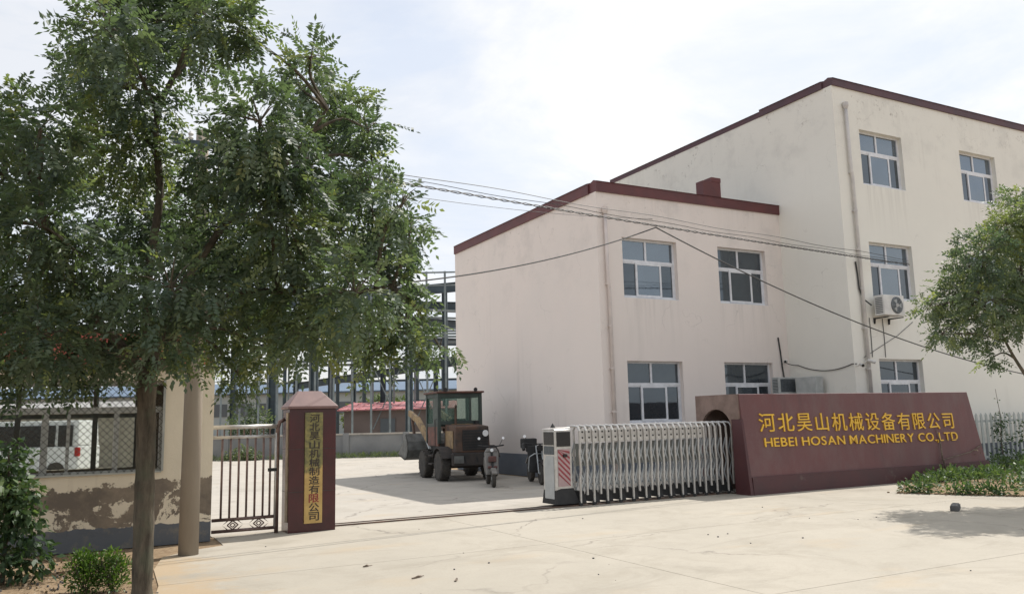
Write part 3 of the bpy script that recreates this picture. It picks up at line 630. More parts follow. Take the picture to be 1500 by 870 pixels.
for k, ch in enumerate(cn):
    me, co = glyph(ch, .001); em = co.max(0) - co.min(0)
    x = .935 + k * (7.02 - .935) / 11; zc = 1.475 - .10 * k / 11; H = .40 * em[1] / .92; W = .455 * em[0] / .92
    put_glyph('character', me, co, x + .225 - W / 2, x + .225 + W / 2, zc - H / 2, zc + H / 2, 'gold', face_pt, None, None, nv, sw)
en = 'HEBEI HOSAN MACHINERY CO.,LTD'; adv = []; data = []
for ch in en:
    if ch == ' ': data.append(None); adv.append(.30); continue
    me, co = glyph(ch, .006); data.append((me, co)); adv.append((co[:, 0].max() - co[:, 0].min()) + (.125 if ch not in '.,' else .08))
S_ = (7.56 - 1.02) / sum(adv); x = 1.02
for ch, d, a in zip(en, data, adv):
    if d:
        me, co = d; w = (co[:, 0].max() - co[:, 0].min()) * S_; tt = (x - 1.02) / 6.5; zb = .965 - .075 * tt; H = .185 + .02 * tt
        if ch in '.,': put_glyph('letter', me, co, x, x + w, zb - (.04 if ch == ',' else 0), zb + .04, 'gold', face_pt, None, None, nv, sw)
        else: put_glyph('letter', me, co, x, x + w, zb, zb + H, 'gold', face_pt, None, None, nv, sw)
    x += a * S_

# ================================================================== RETRACTABLE GATE
gate = thing('sliding_gate', 'pale steel retractable folding gate with striped end box beside the name wall', 'gate', (-1.5, -3.65, 0))
hx0, hx1, hy0, hy1 = -3.77, -3.40, -3.79, -3.32
MB().box(hx0, hx1, hy0, hy1, .30, 1.44).prism([(hx0, hy0, 1.44), (hx1, hy0, 1.44), (hx1, hy0 + .03, 1.50), (hx0, hy0 + .06, 1.47)], (0, .44, 0)).build('end_box', 'stainless', gate, bevel=.01)
MB().hexa([(hx0 - .02, hy0 - .04, .05), (hx1 + .12, hy0 - .04, .05), (hx1 + .12, hy1 + .04, .05), (hx0 - .02, hy1 + .04, .05)], [(hx0 + .004, hy0 + .004, .34), (hx1 + .01, hy0 - .012, .34), (hx1 + .01, hy1, .34), (hx0 + .004, hy1, .34)]).build('motor_skirt', 'black', gate)
MB().box(hx0 + .035, hx1 - .03, hy0 - .012, hy0 - .001, 1.13, 1.41).build('screen', 'black_gloss', gate)
st = MB().box(hx0 + .05, hx1 - .05, hy0 - .010, hy0 - .001, .38, 1.08).build('stripe_panel', 'stripe_pink', gate)
for k in range(8):
    z0 = .36 + k * .105; xa, xb = hx0 + .055, hx1 - .055; zz = lambda z: min(1.075, max(.385, z))
    q = [(xa, z0 + .24), (xa, z0 + .285), (xb, z0 + .045), (xb, z0)]
    q = [(x_, zz(z_)) for x_, z_ in q]
    if len(set(q)) > 2: MB().prism([(x_, hy0 - .0115, z_) for x_, z_ in q], (0, -.003, 0)).build('stripe', 'stripe_red', st)
MB().box(hx0 + .16, hx0 + .25, hy0 - .035, hy0 - .012, .93, .985).build('lock', 'black_gloss', gate)
MB().box(hx0 - .010, hx0 - .001, hy0 + .05, hy1 - .05, 1.16, 1.41).build('side_window', 'black_gloss', gate)
MB().box(hx0 - .010, hx0 - .001, hy0 + .05, hy1 - .05, .98, 1.14).build('side_window', 'ac_coil', gate)
MB().prism([(hx0 - .012, hy0 + .06, .12), (hx0 - .012, hy1 - .06, .12), (hx0 - .012, hy1 - .06, .84), (hx0 - .012, hy1 - .14, .95), (hx0 - .012, hy0 + .06, .95)], (.012, 0, 0)).build('side_panel', 'steel_pale', gate)
MB().lathe([(.05, 0), (.036, .035), (.0, .09)], (hx0 + .08, hy0 + .2, 1.49), (0, 0, 1), 14).build('beacon', 'black', gate)
NF = 26; gx0, gx1 = -3.27, .62; dx = (gx1 - gx0) / (NF - 1)
protos = {}
def gate_part(key, k, k0, make):          # build once, then shared copies along the track
    if key not in protos: protos[key] = (make(), k0); return protos[key][0]
    src, ks = protos[key]; o = src.copy(); COL.objects.link(o); o.location.x += dx * (k - ks); return o
def frame_mesh(k):
    x = gx0 + k * dx; zb = .06 if k % 2 == 0 else .20; mb = MB()
    for y in (-3.88, -3.42):
        mb.tube([(x - .010, y, zb), (x - .010, y, .50), (x + .010, y, .70), (x - .008, y, .98), (x + .008, y, 1.18), (x, y, 1.42), (x + .004, y + (.05 if y < -3.6 else -.05), 1.495), (x + .004, -3.65, 1.515)], .0235, 8)
    return mb.build('gate_frame', 'stainless', gate)
def plate_mesh(k):
    x = gx0 + k * dx; return MB().box(x + .012, x + dx - .012, -3.866, -3.858, 1.20, 1.455).build('top_plate', 'stainless', gate)
def mid_mesh(k):
    x = gx0 + k * dx; return MB().box(x + .02, x + dx - .02, -3.70, -3.69, .74, 1.17).build('middle_plate', 'steel_mid', gate)
def low_mesh(k):
    x = gx0 + k * dx; return MB().hexa([(x + .01, -3.84, .05), (x + dx - .01, -3.84, .05), (x + dx - .01, -3.46, .05), (x + .01, -3.46, .05)], [(x + .04, -3.80, .27), (x + dx - .04, -3.80, .27), (x + dx - .04, -3.50, .27), (x + .04, -3.50, .27)]).build('wheel_box', 'black', gate)
def link_mesh(k, y, z0, z1, rev):
    x = gx0 + k * dx; a, b_ = (z1, z0) if rev else (z0, z1)
    return MB().bar((x, y, a), (x + dx, y, b_), .008, .026, up=(1, 0, 0)).build('scissor_link', 'steel_pale', gate)
def hole_mesh(k, z):
    x = gx0 + k * dx + dx * .5; return MB().lathe([(.020, 0), (.020, .003)], (x, -3.867, z), (0, -1, 0), 8).build('plate_hole', 'black', gate)
def castor_mesh(k, y):
    x = gx0 + k * dx; return MB().lathe([(.045, -.012), (.05, 0), (.045, .012)], (x - .01, y, .05), (0, 1, 0), 12).build('castor', 'black', gate)
for k in range(NF):
    gate_part(('f', k % 2), k, k, lambda: frame_mesh(k))
    if k % 2 == 0:
        for y in (-3.88, -3.42): gate_part(('c', y), k, k, lambda: castor_mesh(k, y))
    if k == NF - 1: break
    if k < NF - 6:
        gate_part('p', k, k, lambda: plate_mesh(k))
        for z in (1.285, 1.395): gate_part(('h', z), k, k, lambda: hole_mesh(k, z))
        gate_part('m', k, k, lambda: mid_mesh(k))
    if k % 2 == 0: gate_part('l', k, k, lambda: low_mesh(k))
    for y in (-3.852, -3.44):
        for z0, z1 in ((.24, .71), (.71, 1.18)):
            for rev in (0, 1): gate_part(('k', y, z0, rev), k, k, lambda: link_mesh(k, y + rev * .01, z0, z1, rev))

# ================================================================== GATE PILLAR WITH PLAQUE
pil = thing('gate_pillar', 'square maroon tiled gate pillar with pyramid cap and vertical brass plaque', 'pillar', (-8.56, -4.02, 0))
px0, px1, py0, py1 = -8.934, -8.184, -4.25, -3.80
MB().box(px0, px1, py0, py1, 0, 1.915).build('shaft', 'pillar_tile', pil, bevel=.006)
for z in (.62, 1.28):
    MB().box(px0 - .002, px1 + .002, py0 - .002, py1 + .002, z, z + .006).build('tile_joint', 'loader_dark', pil)
MB().box(px0 - .03, px1 + .03, py0 - .03, py1 + .03, 1.917, 1.955).hexa([(px0 - .03, py0 - .03, 1.955), (px1 + .03, py0 - .03, 1.955), (px1 + .03, py1 + .03, 1.955), (px0 - .03, py1 + .03, 1.955)],
     [(px0 + .18, py0 + .19, 2.205), (px1 - .2, py0 + .19, 2.205), (px1 - .2, py1 - .16, 2.205), (px0 + .18, py1 - .16, 2.205)]).build('cap', 'pillar_cap', pil, bevel=.006)
MB().box(px0 - .014, px0 - .001, py0 + .06, py0 + .18, .16, 1.86).build('edge_strip', 'cream_strip', pil)
plq = MB().box(-8.692, -8.404, py0 - .024, py0 - .001, .13, 1.857).build('plaque', 'brass', pil, bevel=.004)
for k, ch in enumerate('河北昊山机械制造有限公司'):
    me, co = glyph(ch, .012); zc = 1.765 - k * .139; W = .165
    put_glyph('character', me, co, -8.548 - W / 2 + .01, -8.548 + W / 2 + .01, zc - .066, zc + .066, 'ink_red' if ch == '限' else 'ink', lambda a, b_: Vector((a, py0 - .026, b_)), None, None, Vector((0, -.25, 0)), plq)

# ================================================================== WICKET GATE
wk = thing('wicket_gate', 'small barred iron pedestrian gate between gatehouse and maroon pillar', 'gate', (-9.5, -4.0, 0))
yw = -4.0
MB().tube([(-10.05, yw, 1.655), (-9.08, yw, 1.655)], .034, 10).build('top_rail', 'stainless', wk, smooth=True)
MB().tube([(-10.05, yw, 1.50), (-9.08, yw, 1.50)], .026, 10).build('upper_rail', 'stainless', wk, smooth=True)
for z in (.255, .085): MB().tube([(-10.03, yw, z), (-9.08, yw, z)], .026, 10).build('lower_rail', 'wicket_steel', wk, smooth=True)
for x in (-9.90, -9.775, -9.65, -9.525, -9.40, -9.275, -9.17): MB().tube([(x, yw, .28), (x, yw, 1.475)], .017, 8).build('bar', 'wicket_steel', wk, smooth=True)
for k in range(9): MB().tube([(-9.98 + k * .1, yw, 1.52), (-9.98 + k * .1, yw, 1.622)], .012, 6).build('peg', 'wicket_steel', wk)
MB().tube([(-9.06, yw, .0), (-9.06, yw, 1.62), (-9.03, yw, 1.72), (-8.95, yw, 1.76)], .032, 10).build('hinge_post', 'wicket_steel', wk, smooth=True)
MB().tube([(-9.09, yw - .01, .09), (-9.085, yw - .01, 1.55)], .02, 8).build('stile', 'stainless', wk, smooth=True)
MB().box(-9.20, -9.06, yw - .03, yw + .03, .95, 1.0).build('latch', 'black', wk)
for cx in (-9.72, -9.33):
    o = MB()
    for rr, tk in ((.06, .011), (.03, .009)):
        for k in range(4):
            a0, a1 = k * PI / 2, (k + 1) * PI / 2; o.tube([(cx + rr * 1.35 * math.cos(a0), yw, .17 + rr * 1.1 * math.sin(a0)), (cx + rr * 1.35 * math.cos(a1), yw, .17 + rr * 1.1 * math.sin(a1))], tk, 6)
    for sg in (-1, 1): o.tube([(cx + sg * .075, yw, .235), (cx + sg * .155, yw, .17), (cx + sg * .075, yw, .105)], .009, 6)
    o.build('diamond_ornament', 'wicket_steel', wk)

# ================================================================== GATEHOUSE
gh = thing('gatehouse', 'cream gatehouse with wide mesh covered window and peeling painted wall', 'gatehouse', (-12.5, -3.0, 0))
GX0, GX1, GY0, GY1, GZ = -17.0, -10.09, -4.33, -1.75, 2.50
ops = [(-15.6 - GX0, -10.78 - GX0, 1.05, 2.36)]
b = MB(); wall_face(b, (GX0, GY0, 0), (1, 0, 0), GX1 - GX0, GZ, ops, (0, -1, 0), .22); wall_face(b, (GX0, GY0 + .22, 0), (1, 0, 0), GX1 - GX0 - .2, GZ, ops, (0, -1, 0), .001)
b.poly([(GX1, GY0, 0), (GX1, GY1, 0), (GX1, GY1, GZ), (GX1, GY0, GZ)]).poly([(GX0, GY0, 0), (GX0, GY1, 0), (GX0, GY1, GZ), (GX0, GY0, GZ)])
b.build('front_wall', 'gatehouse', gh)
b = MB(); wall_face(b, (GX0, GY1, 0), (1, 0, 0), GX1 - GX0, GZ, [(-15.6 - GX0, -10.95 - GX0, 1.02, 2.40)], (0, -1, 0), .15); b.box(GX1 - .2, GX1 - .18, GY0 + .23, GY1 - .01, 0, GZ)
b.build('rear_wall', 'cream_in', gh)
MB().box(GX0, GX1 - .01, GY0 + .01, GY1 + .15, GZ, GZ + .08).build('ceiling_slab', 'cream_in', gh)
rf = MB(); n = 18
for k in range(n):      # tile courses up the front slope, each a step proud of the one above
    y0, y1 = GY0 - .12 + k * .083, GY0 - .12 + (k + 1) * .083 + .03; z0, z1 = GZ + .09 + k * .034, GZ + .09 + (k + 1) * .034 + .012
    rf.hexa([(GX0, y0, z0), (GX1 - .02, y0, z0), (GX1 - .02, y1, z1 - .02), (GX0, y1, z1 - .02)], [(GX0, y0, z0 + .035), (GX1 - .02, y0, z0 + .035), (GX1 - .02, y1, z1), (GX0, y1, z1)])
rf.hexa([(GX0, -2.92, 3.0), (GX1 - .02, -2.92, 3.0), (GX1 - .02, GY1 + .2, GZ + .1), (GX0, GY1 + .2, GZ + .1)], [(GX0, -2.92, 3.16), (GX1 - .02, -2.92, 3.16), (GX1 - .02, GY1 + .2, GZ + .14), (GX0, GY1 + .2, GZ + .14)])
rf.build('tiled_roof', 'tile_red', gh)
wf = MB(); yf = GY0 + .10
wf.box(-15.6, -10.78, yf - .03, yf + .03, 1.90, 1.985).box(-15.6, -10.78, yf - .03, yf + .03, 2.30, 2.36).box(-15.6, -10.78, yf - .03, yf + .03, 1.05, 1.085)
wf.box(-10.84, -10.78, yf - .029, yf + .029, 1.085, 1.90)
win = wf.build('window', 'alu', gh)
for x, w_ in ((-12.31, .09), (-12.02, .045), (-11.41, .065), (-13.3, .06), (-10.98, .05), (-14.4, .06)): MB().box(x - w_ / 2, x + w_ / 2, yf - .027, yf + .027, 1.085, 1.90).build('mullion', 'alu', win)
for a, b_ in ((-15.5, -13.33), (-13.27, -12.36), (-12.265, -11.445), (-11.375, -11.01)): MB().box(a, b_, yf + .01, yf + .014, 1.09, 1.895).build('pane', 'hut_glass', win)
mg = MB(); s_ = .098; yy = GY0 - .015; x0, x1, z0, z1 = -15.0, -10.80, 1.06, 2.36
k = x0 - (z1 - z0)
while k < x1:
    for sg in (1, -1):
        pa = []
        for zz_ in (z0, z1):
            xx = k + (zz_ - z0) if sg == 1 else k + (z1 - zz_); pa.append([xx, zz_])
        (xa, za), (xb, zb) = pa
        def clip(x_, z_, xo, zo):
            if x_ < x0: tt = (x0 - x_) / (xo - x_); return x0, z_ + (zo - z_) * tt
            if x_ > x1: tt = (x1 - x_) / (xo - x_); return x1, z_ + (zo - z_) * tt
            return x_, z_
        A, B_ = clip(xa, za, xb, zb), clip(xb, zb, xa, za)
        if abs(A[0] - B_[0]) > .03: mg.tube([(A[0], yy - .003 * sg, A[1]), (B_[0], yy - .003 * sg, B_[1])], .0032, 4, False)
    k += s_
o = mg.build('mesh_grille', 'loader_dark', gh); o['kind'] = 'stuff'
MB().box(-15.2, -10.80, yy - .012, yy + .012, 1.035, 1.058).box(-10.805, -10.775, yy - .012, yy + .012, 1.058, 2.36).build('grille_frame', 'alu', gh)
rb = MB()
for x in (-15, -13.6, -12.75, -11.62, -10.97): rb.box(x - .04, x + .04, GY1 - .05, GY1 + .05, 1.02, 2.40)
rb.box(-15.6, -10.95, GY1 - .045, GY1 + .045, 1.86, 1.93)
rb.build('rear_window', 'steel_mid', gh)
MB().box(-14.5, -10.4, -2.35, -1.80, .86, .93).box(-14.4, -14.3, -2.3, -1.85, .06, .86).box(-10.7, -10.6, -2.3, -1.85, .06, .86).build('desk', 'rust', gh)
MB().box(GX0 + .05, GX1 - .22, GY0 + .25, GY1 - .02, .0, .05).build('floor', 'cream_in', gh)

# ================================================================== UTILITY POLE
pole = thing('utility_pole', 'round concrete utility pole standing in front of the gatehouse corner', 'pole', (-10.54, -5.52, 0))
MB().tube([(-10.54, -5.52, -.1), (-10.54, -5.52, 2), (-10.53, -5.52, 4), (-10.53, -5.52, 5.85)], [.130, .118, .102, .085], 20).build('shaft', 'pole', pole, smooth=True)
MB().box(-10.95, -10.1, -5.66, -5.60, 5.58, 5.66).build('crossarm', 'steel_dark', pole)
for x in (-10.9, -10.7, -10.2): MB().lathe([(.025, 0), (.04, .03), (.025, .06), (.04, .09), (.015, .13)], (x, -5.63, 5.66), (0, 0, 1), 10).build('insulator', 'ac_white', pole)

# ================================================================== TREES
LT = [(-11.91,-10.72,4.74,0.32),(-11.45,-9.10,5.70,0.48),(-11.11,-10.44,5.16,0.36),(-12.09,-7.82,5.51,0.34),(-11.68,-9.33,4.85,0.48),(-12.35,-10.23,4.05,0.30),(-12.71,-8.00,4.88,0.35),(-12.63,-9.13,3.93,0.37),(-12.18,-7.13,4.69,0.43),(-11.63,-8.90,4.39,0.47),(-12.32,-9.80,3.37,0.46),(-12.61,-7.63,3.16,0.57),(-11.99,-9.07,3.11,0.51),(-12.28,-9.50,2.49,0.41),(-11.78,-8.33,2.69,0.48),(-12.58,-8.45,2.39,0.32),(-11.32,-7.58,4.03,0.62),(-10.89,-9.51,4.17,0.39),(-10.82,-11.12,4.05,0.38),(-10.05,-9.26,5.16,0.36),(-10.25,-10.46,4.97,0.16),(-9.49,-8.84,5.18,0.39),(-9.56,-10.01,4.54,0.22),(-10.65,-10.81,3.82,0.40),(-9.74,-8.93,4.48,0.48),(-9.65,-10.29,3.77,0.29),(-9.64,-11.16,3.49,0.19),(-10.69,-8.76,3.67,0.57),(-10.44,-10.44,3.40,0.48),(-9.46,-8.77,3.78,0.53),(-9.38,-10.11,3.37,0.30),(-11.36,-10.40,2.81,0.45),(-10.56,-8.48,3.07,0.58),(-10.27,-10.01,2.87,0.50),(-10.01,-11.02,2.73,0.37),(-9.28,-10.02,2.98,0.27),(-9.25,-10.30,2.62,0.19),(-10.91,-8.07,2.67,0.41),(-10.52,-9.48,2.40,0.29),(-10.26,-10.50,2.38,0.32),(-9.57,-9.84,2.52,0.30),(-9.22,-10.23,2.40,0.19),(-8.84,-10.07,2.32,0.15),(-10.60,-9.22,2.09,0.17),(-12.51,-8.49,2.13,0.16),(-12.06,-8.39,2.20,0.25),(-11.61,-8.99,2.26,0.19),(-11.38,-10.27,2.29,0.20),(-9.42,-9.91,2.26,0.17),(-10.88,-10.42,5.12,0.18),(-11.64,-8.80,6.32,0.56),(-11.15,-9.68,6.06,0.39),(-13.07,-9.07,4.26,0.48),(-13.21,-7.84,3.65,0.61),(-13.06,-8.19,2.73,0.52),(-10.84,-7.92,5.82,0.24),(-9.50,-9.95,4.22,0.17),(-9.42,-10.75,3.36,0.15)]
RTC = [(1.82,-9.07,4.34,0.50),(2.54,-8.11,3.92,0.51),(2.54,-9.04,4.77,0.46),(2.67,-7.66,3.73,0.34),(2.32,-8.17,3.20,0.40),(2.13,-8.91,3.54,0.60),(3.65,-8.56,4.18,0.64),(3.02,-9.14,4.92,0.52),(4.53,-8.60,4.49,0.79),(2.88,-8.25,3.02,0.35),(3.36,-9.37,3.41,0.73),(3.72,-8.64,5.49,0.31),(1.74,-8.03,3.51,0.20),(1.32,-8.50,2.95,0.21),(3.19,-8.17,2.59,0.18),(3.34,-9.46,5.12,0.61),(5.12,-9.03,4.46,0.66),(2.50,-8.37,4.26,0.38),(2.73,-9.12,3.29,0.48)]
def smooth_path(pts, n=5):
    pts = [Vector(p) for p in pts]; out = []
    for i in range(len(pts) - 1):
        p0, p1, p2, p3 = pts[max(i - 1, 0)], pts[i], pts[i + 1], pts[min(i + 2, len(pts) - 1)]
        for k in range(n):
            t_ = k / n; out.append(.5 * ((2 * p1) + (p2 - p0) * t_ + (2 * p0 - 5 * p1 + 4 * p2 - p3) * t_ ** 2 + (3 * p1 - p0 - 3 * p2 + p3) * t_ ** 3))
    out.append(pts[-1]); return out
def make_tree(name, label, base, trunk, limbs, clumps, density, seed, **kw):
    rr = random.Random(seed); t = thing(name, label, 'tree', base)
    tp = smooth_path(trunk[0], 16); r0, r1 = trunk[1]; n_ = len(tp)
    tm = MB().tube(tp, [(r0 + (r1 - r0) * k / (n_ - 1)) * (1 + .3 * max(0, 1 - k * .2)) * (1 + .03 * math.sin(k * .9)) for k in range(n_)], 28)
    for i_, v_ in enumerate(tm.v):      # furrowed bark: ridges that run up the trunk and break now and then
        k, jj = divmod(i_, 28); c_ = tp[min(k, n_ - 1)]; d_ = Vector(v_) - c_
        f_ = 1 + .05 * math.sin(jj * 2.7 + math.sin(k * .35 + jj) * 1.8) + rr.uniform(-.035, .035); tm.v[i_] = tuple(c_ + d_ * f_)
    tm.build('trunk', 'bark', t, smooth=True)
    nodes = []
    for path, ra, rb_ in limbs:
        sp = smooth_path(path, 6); MB().tube(sp, [ra + (rb_ - ra) * k / (len(sp) - 1) for k in range(len(sp))], 8).build('limb', 'bark', t, smooth=True); nodes += sp[4:]
    br = MB()
    for cx, cy, cz, r in clumps:
        c_ = Vector((cx, cy, cz)); near = min(nodes, key=lambda q: (q - c_).length + (.5 if q.z > c_.z else 0))
        mid = near.lerp(c_, .5) + Vector((rr.uniform(-.08, .08), rr.uniform(-.08, .08), rr.uniform(.02, .16)))
        br.tube(smooth_path([near, mid, c_], 4), [.022 - .0017 * k for k in range(9)], 5)
        for k in range(int(5 + r * 14)):
            d = Vector((rr.gauss(0, 1), rr.gauss(0, 1), rr.gauss(.1, 1))).normalized()
            br.tube([c_ - d * .02, c_ + d * r * .5 + Vector((0, 0, .03)), c_ + d * r * rr.uniform(.8, 1.15)], [.008, .005, .0025], 4)
    o = br.build('branches', 'bark', t); o['kind'] = 'stuff'
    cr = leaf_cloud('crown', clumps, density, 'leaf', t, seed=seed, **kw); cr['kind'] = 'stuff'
    return t
F = (-11.375, -8.74, 2.18)
make_tree('locust_tree', 'big leafy locust tree in the left foreground with one straight dark trunk', (-11.33, -8.56, 0),
    ([(-11.33, -8.56, -.05), (-11.345, -8.60, .8), (-11.36, -8.66, 1.5), F], (.094, .082)),
    [([F, (-11.42, -8.92, 3.1), (-11.36, -9.1, 3.9), (-11.42, -9.1, 4.6), (-11.31, -9.22, 5.03), (-11.18, -9.21, 5.27), (-11.1, -9.34, 5.9)], .048, .014),
     ([F, (-11.62, -8.86, 2.45), (-11.92, -8.97, 2.8), (-12.29, -9.13, 3.52), (-12.55, -9.0, 4.3)], .06, .014),
     ([F, (-11.2, -8.95, 2.85), (-10.76, -9.17, 3.65), (-10.29, -9.74, 4.18), (-9.97, -10.0, 4.69)], .06, .012),
     ([F, (-11.05, -9.1, 2.5), (-10.77, -9.73, 2.88), (-9.99, -10.14, 2.86), (-9.4, -10.2, 2.95)], .05, .010),
     ([F, (-11.25, -8.4, 2.8), (-10.95, -8.0, 3.6), (-10.3, -8.6, 4.2)], .05, .012)],
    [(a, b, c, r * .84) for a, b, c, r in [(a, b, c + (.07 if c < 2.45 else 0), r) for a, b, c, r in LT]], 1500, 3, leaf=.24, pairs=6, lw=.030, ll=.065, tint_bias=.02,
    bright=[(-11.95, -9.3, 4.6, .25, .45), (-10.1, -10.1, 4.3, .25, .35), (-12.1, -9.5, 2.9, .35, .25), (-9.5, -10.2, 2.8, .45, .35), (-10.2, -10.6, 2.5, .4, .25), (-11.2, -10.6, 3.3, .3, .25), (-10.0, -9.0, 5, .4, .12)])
F2 = (3.72, -8.6, 2.0)
make_tree('locust_tree', 'smaller leafy tree at the right edge in front of the tall block', (3.93, -8.45, 0),
    ([(3.93, -8.45, -.05), (3.86, -8.5, .9), F2], (.085, .07)),
    [([F2, (3.2, -8.6, 2.55), (2.85, -8.59, 3.05), (2.3, -8.6, 3.7)], .035, .010), ([F2, (3.6, -8.75, 3.0), (3.3, -8.85, 3.9), (3.1, -8.92, 4.8)], .045, .012), ([F2, (4.1, -8.6, 3.2), (4.6, -8.7, 4.3)], .045, .014)],
    [(a, b, c, r * .9) for a, b, c, r in RTC], 900, 9, leaf=.24, pairs=5, lw=.033, ll=.070, tint_bias=.14, bright=[(2.3, -8.6, 4.6, .8, .22), (3.2, -9, 5.2, .6, .2), (2.6, -8.4, 3.0, .5, -.15)])  # last bright entry paints the crown's shaded underside into the leaf tint

# bushes and plants
lb = thing('climbing_bush', 'tall untidy bush of large leaves at the left edge before the gatehouse', 'bush', (-12.55, -6.4, 0))
MB().tube([(-12.6, -6.4, 0), (-12.58, -6.42, .8), (-12.62, -6.4, 1.5)], [.03, .02, .01], 6).build('stem', 'bark', lb)
leaf_cloud('foliage', [(-12.62, -6.35, 1.32, .26), (-12.48, -6.5, .95, .24), (-12.66, -6.4, .8, .3), (-12.45, -6.45, .52, .26), (-12.65, -6.5, .3, .32), (-12.3, -6.5, .22, .22), (-12.85, -6.4, 1.0, .35), (-12.52, -6.4, 1.48, .10), (-12.4, -6.55, .75, .2), (-12.7, -6.5, 1.1, .3)], 3200, 'leaf_bush', lb, leaf=.10, lw=.55, simple_leaf=True, seed=21, droop=.8)['kind'] = 'stuff'
for (x, y, r, lab) in ((-11.80, -7.5, .20, 'bright green low shrub, left of two by the tree trunk'), (-11.55, -7.6, .17, 'bright green low shrub touching the tree trunk, right of two')):
    s_ = thing('low_shrub', lab, 'shrub', (x, y, 0), group='bright shrubs beside the trunk')
    st_ = MB()
    for k in range(14): a = k * .45; st_.tube([(x, y, 0), (x + math.cos(a) * r * .8, y + math.sin(a) * r * .8, .16 + .2 * ((k * .618) % 1))], .005, 4)
    st_.build('stems', 'bark', s_)
    leaf_cloud('foliage', [(x, y, .18, r), (x - .06, y + .04, .30, r * .6), (x + .08, y, .26, r * .6), (x + .02, y - .08, .12, r * .8), (x, y, .36, r * .45)], 17000, 'leaf_bright', s_, leaf=.042, lw=.5, simple_leaf=True, seed=int(abs(x) * 100), droop=-.6)['kind'] = 'stuff'
bed = [(3.0, -6.05), (3.25, -6.6), (3.5, -7.0), (3.85, -7.7), (4.1, -8.15), (6, -8.2), (9, -8.0), (14, -7.8), (14, -3.2), (8.75, -3.3), (8.72, -4.56), (5.5, -4.56), (5.1, -4.75), (4.3, -5.25), (3.55, -5.75)]
bd = []
for (xa, ya), (xb, yb) in zip(bed, bed[1:] + bed[:1]):
    n_ = max(1, int(math.hypot(xb - xa, yb - ya) / .12))
    for k in range(n_): bd.append((xa + (xb - xa) * k / n_ + random.uniform(-.04, .04), ya + (yb - ya) * k / n_ + random.uniform(-.04, .04), .004))
tag(MB().prism([(x, y, -.008) for x, y, z in bd], (0, 0, .018)).build('planting_bed', 'soil'), 'bare soil of the planting bed under the green ground cover', kind='structure')
cl = MB()
for k in range(260):
    t_ = random.random() * 5; i_ = int(t_); i_ = min(i_, 3) if k % 3 else 10 + i_ % 4; (xa, ya), (xb, yb) = bed[i_], bed[i_ + 1]; u_ = random.random()
    x, y = xa + (xb - xa) * u_ + random.gauss(0, .07), ya + (yb - ya) * u_ + random.gauss(0, .07); s_ = random.uniform(.01, .04)
    cl.prism([(x + s_ * math.cos(a + k) * random.uniform(.7, 1.2), y + s_ * math.sin(a + k), 0) for a in (0, 1.3, 2.6, 3.9, 5.1)], (random.uniform(-.01, .01), 0, s_ * .8))
tag(cl.build('soil_clods', 'soil'), 'soil clods crumbling along the edge of the planting bed', 'soil clods', kind='stuff')
gc = []
for k in range(200):
    x = random.uniform(3.15, 13.5); y = random.uniform(-7.9, -3.35)
    lim = 3.15 + (-6.2 - y) * .45 if y < -6.2 else 3.1 + (y + 6.2) * 1.45
    if x < lim + random.uniform(-.1, .2) or (x < 8.8 and y > -4.75): continue
    gc.append((x, y, random.uniform(.03, .14) + (.10 if x > 8.8 else 0), random.uniform(.13, .25)))
for k in range(46): x = random.uniform(5.4, 8.6); gc.append((x, -4.85 + random.uniform(-.35, .1) , random.uniform(.04, .16) , random.uniform(.12, .20)))
for k in range(26): t_ = random.random(); gc.append((3.05 + t_ * .95, -6.1 - t_ * 1.8, .07, .15))
tag(leaf_cloud('ground_cover', gc, 1300, 'leaf_bush', None, leaf=.095, lw=.55, simple_leaf=True, seed=33, droop=-.25, tint_bias=.16), 'leafy green ground cover along the foot of the name wall', 'ground cover', kind='stuff')
vn = thing('climbing_vine', 'green vine climbing the white picket fence beside the name wall', 'vine', (11.5, -3.1, 0))
MB().tube([(11.45, -3.14, 0), (11.40, -3.14, .7), (11.5, -3.14, 1.4), (11.42, -3.12, 2.2)], [.02, .015, .01, .006], 6).build('stem', 'vine_dry', vn)
leaf_cloud('foliage', [(11.42, -3.16, .5, .26), (11.45, -3.16, .9, .24), (11.5, -3.16, 1.35, .22), (11.3, -3.2, 1.15, .18), (12.2, -3.18, .8, .2), (12.4, -3.16, 1.2, .14), (11.4, -3.15, 1.9, .05)], 1500, 'leaf_bush', vn, leaf=.09, lw=.5, simple_leaf=True, seed=40, droop=.5)['kind'] = 'stuff'
dv = thing('dry_vine', 'dead brown vine trailing over the right part of the name wall', 'vine', (6.9, -4.5, 0))
MB().tube([(6.75, -4.60, .1), (6.72, -4.53, .5), (6.78, -4.47, .9), (6.72, -4.43, 1.2)], [.024, .020, .016, .008], 6).tube([(6.74, -4.52, .45), (7.3, -4.5, .52), (7.9, -4.49, .60), (8.4, -4.47, .75)], .012, 5).tube([(6.78, -4.47, .88), (7.2, -4.46, .93), (7.6, -4.455, .92)], .005, 5).build('stem', 'vine_dry', dv)
leaf_cloud('dry_leaves', [(6.74, -4.58, .35, .16), (6.95, -4.58, .25, .14), (8.2, -4.52, .62, .12)], 700, 'litter', dv, leaf=.06, lw=.5, simple_leaf=True, seed=41, tint_bias=.2)['kind'] = 'stuff'

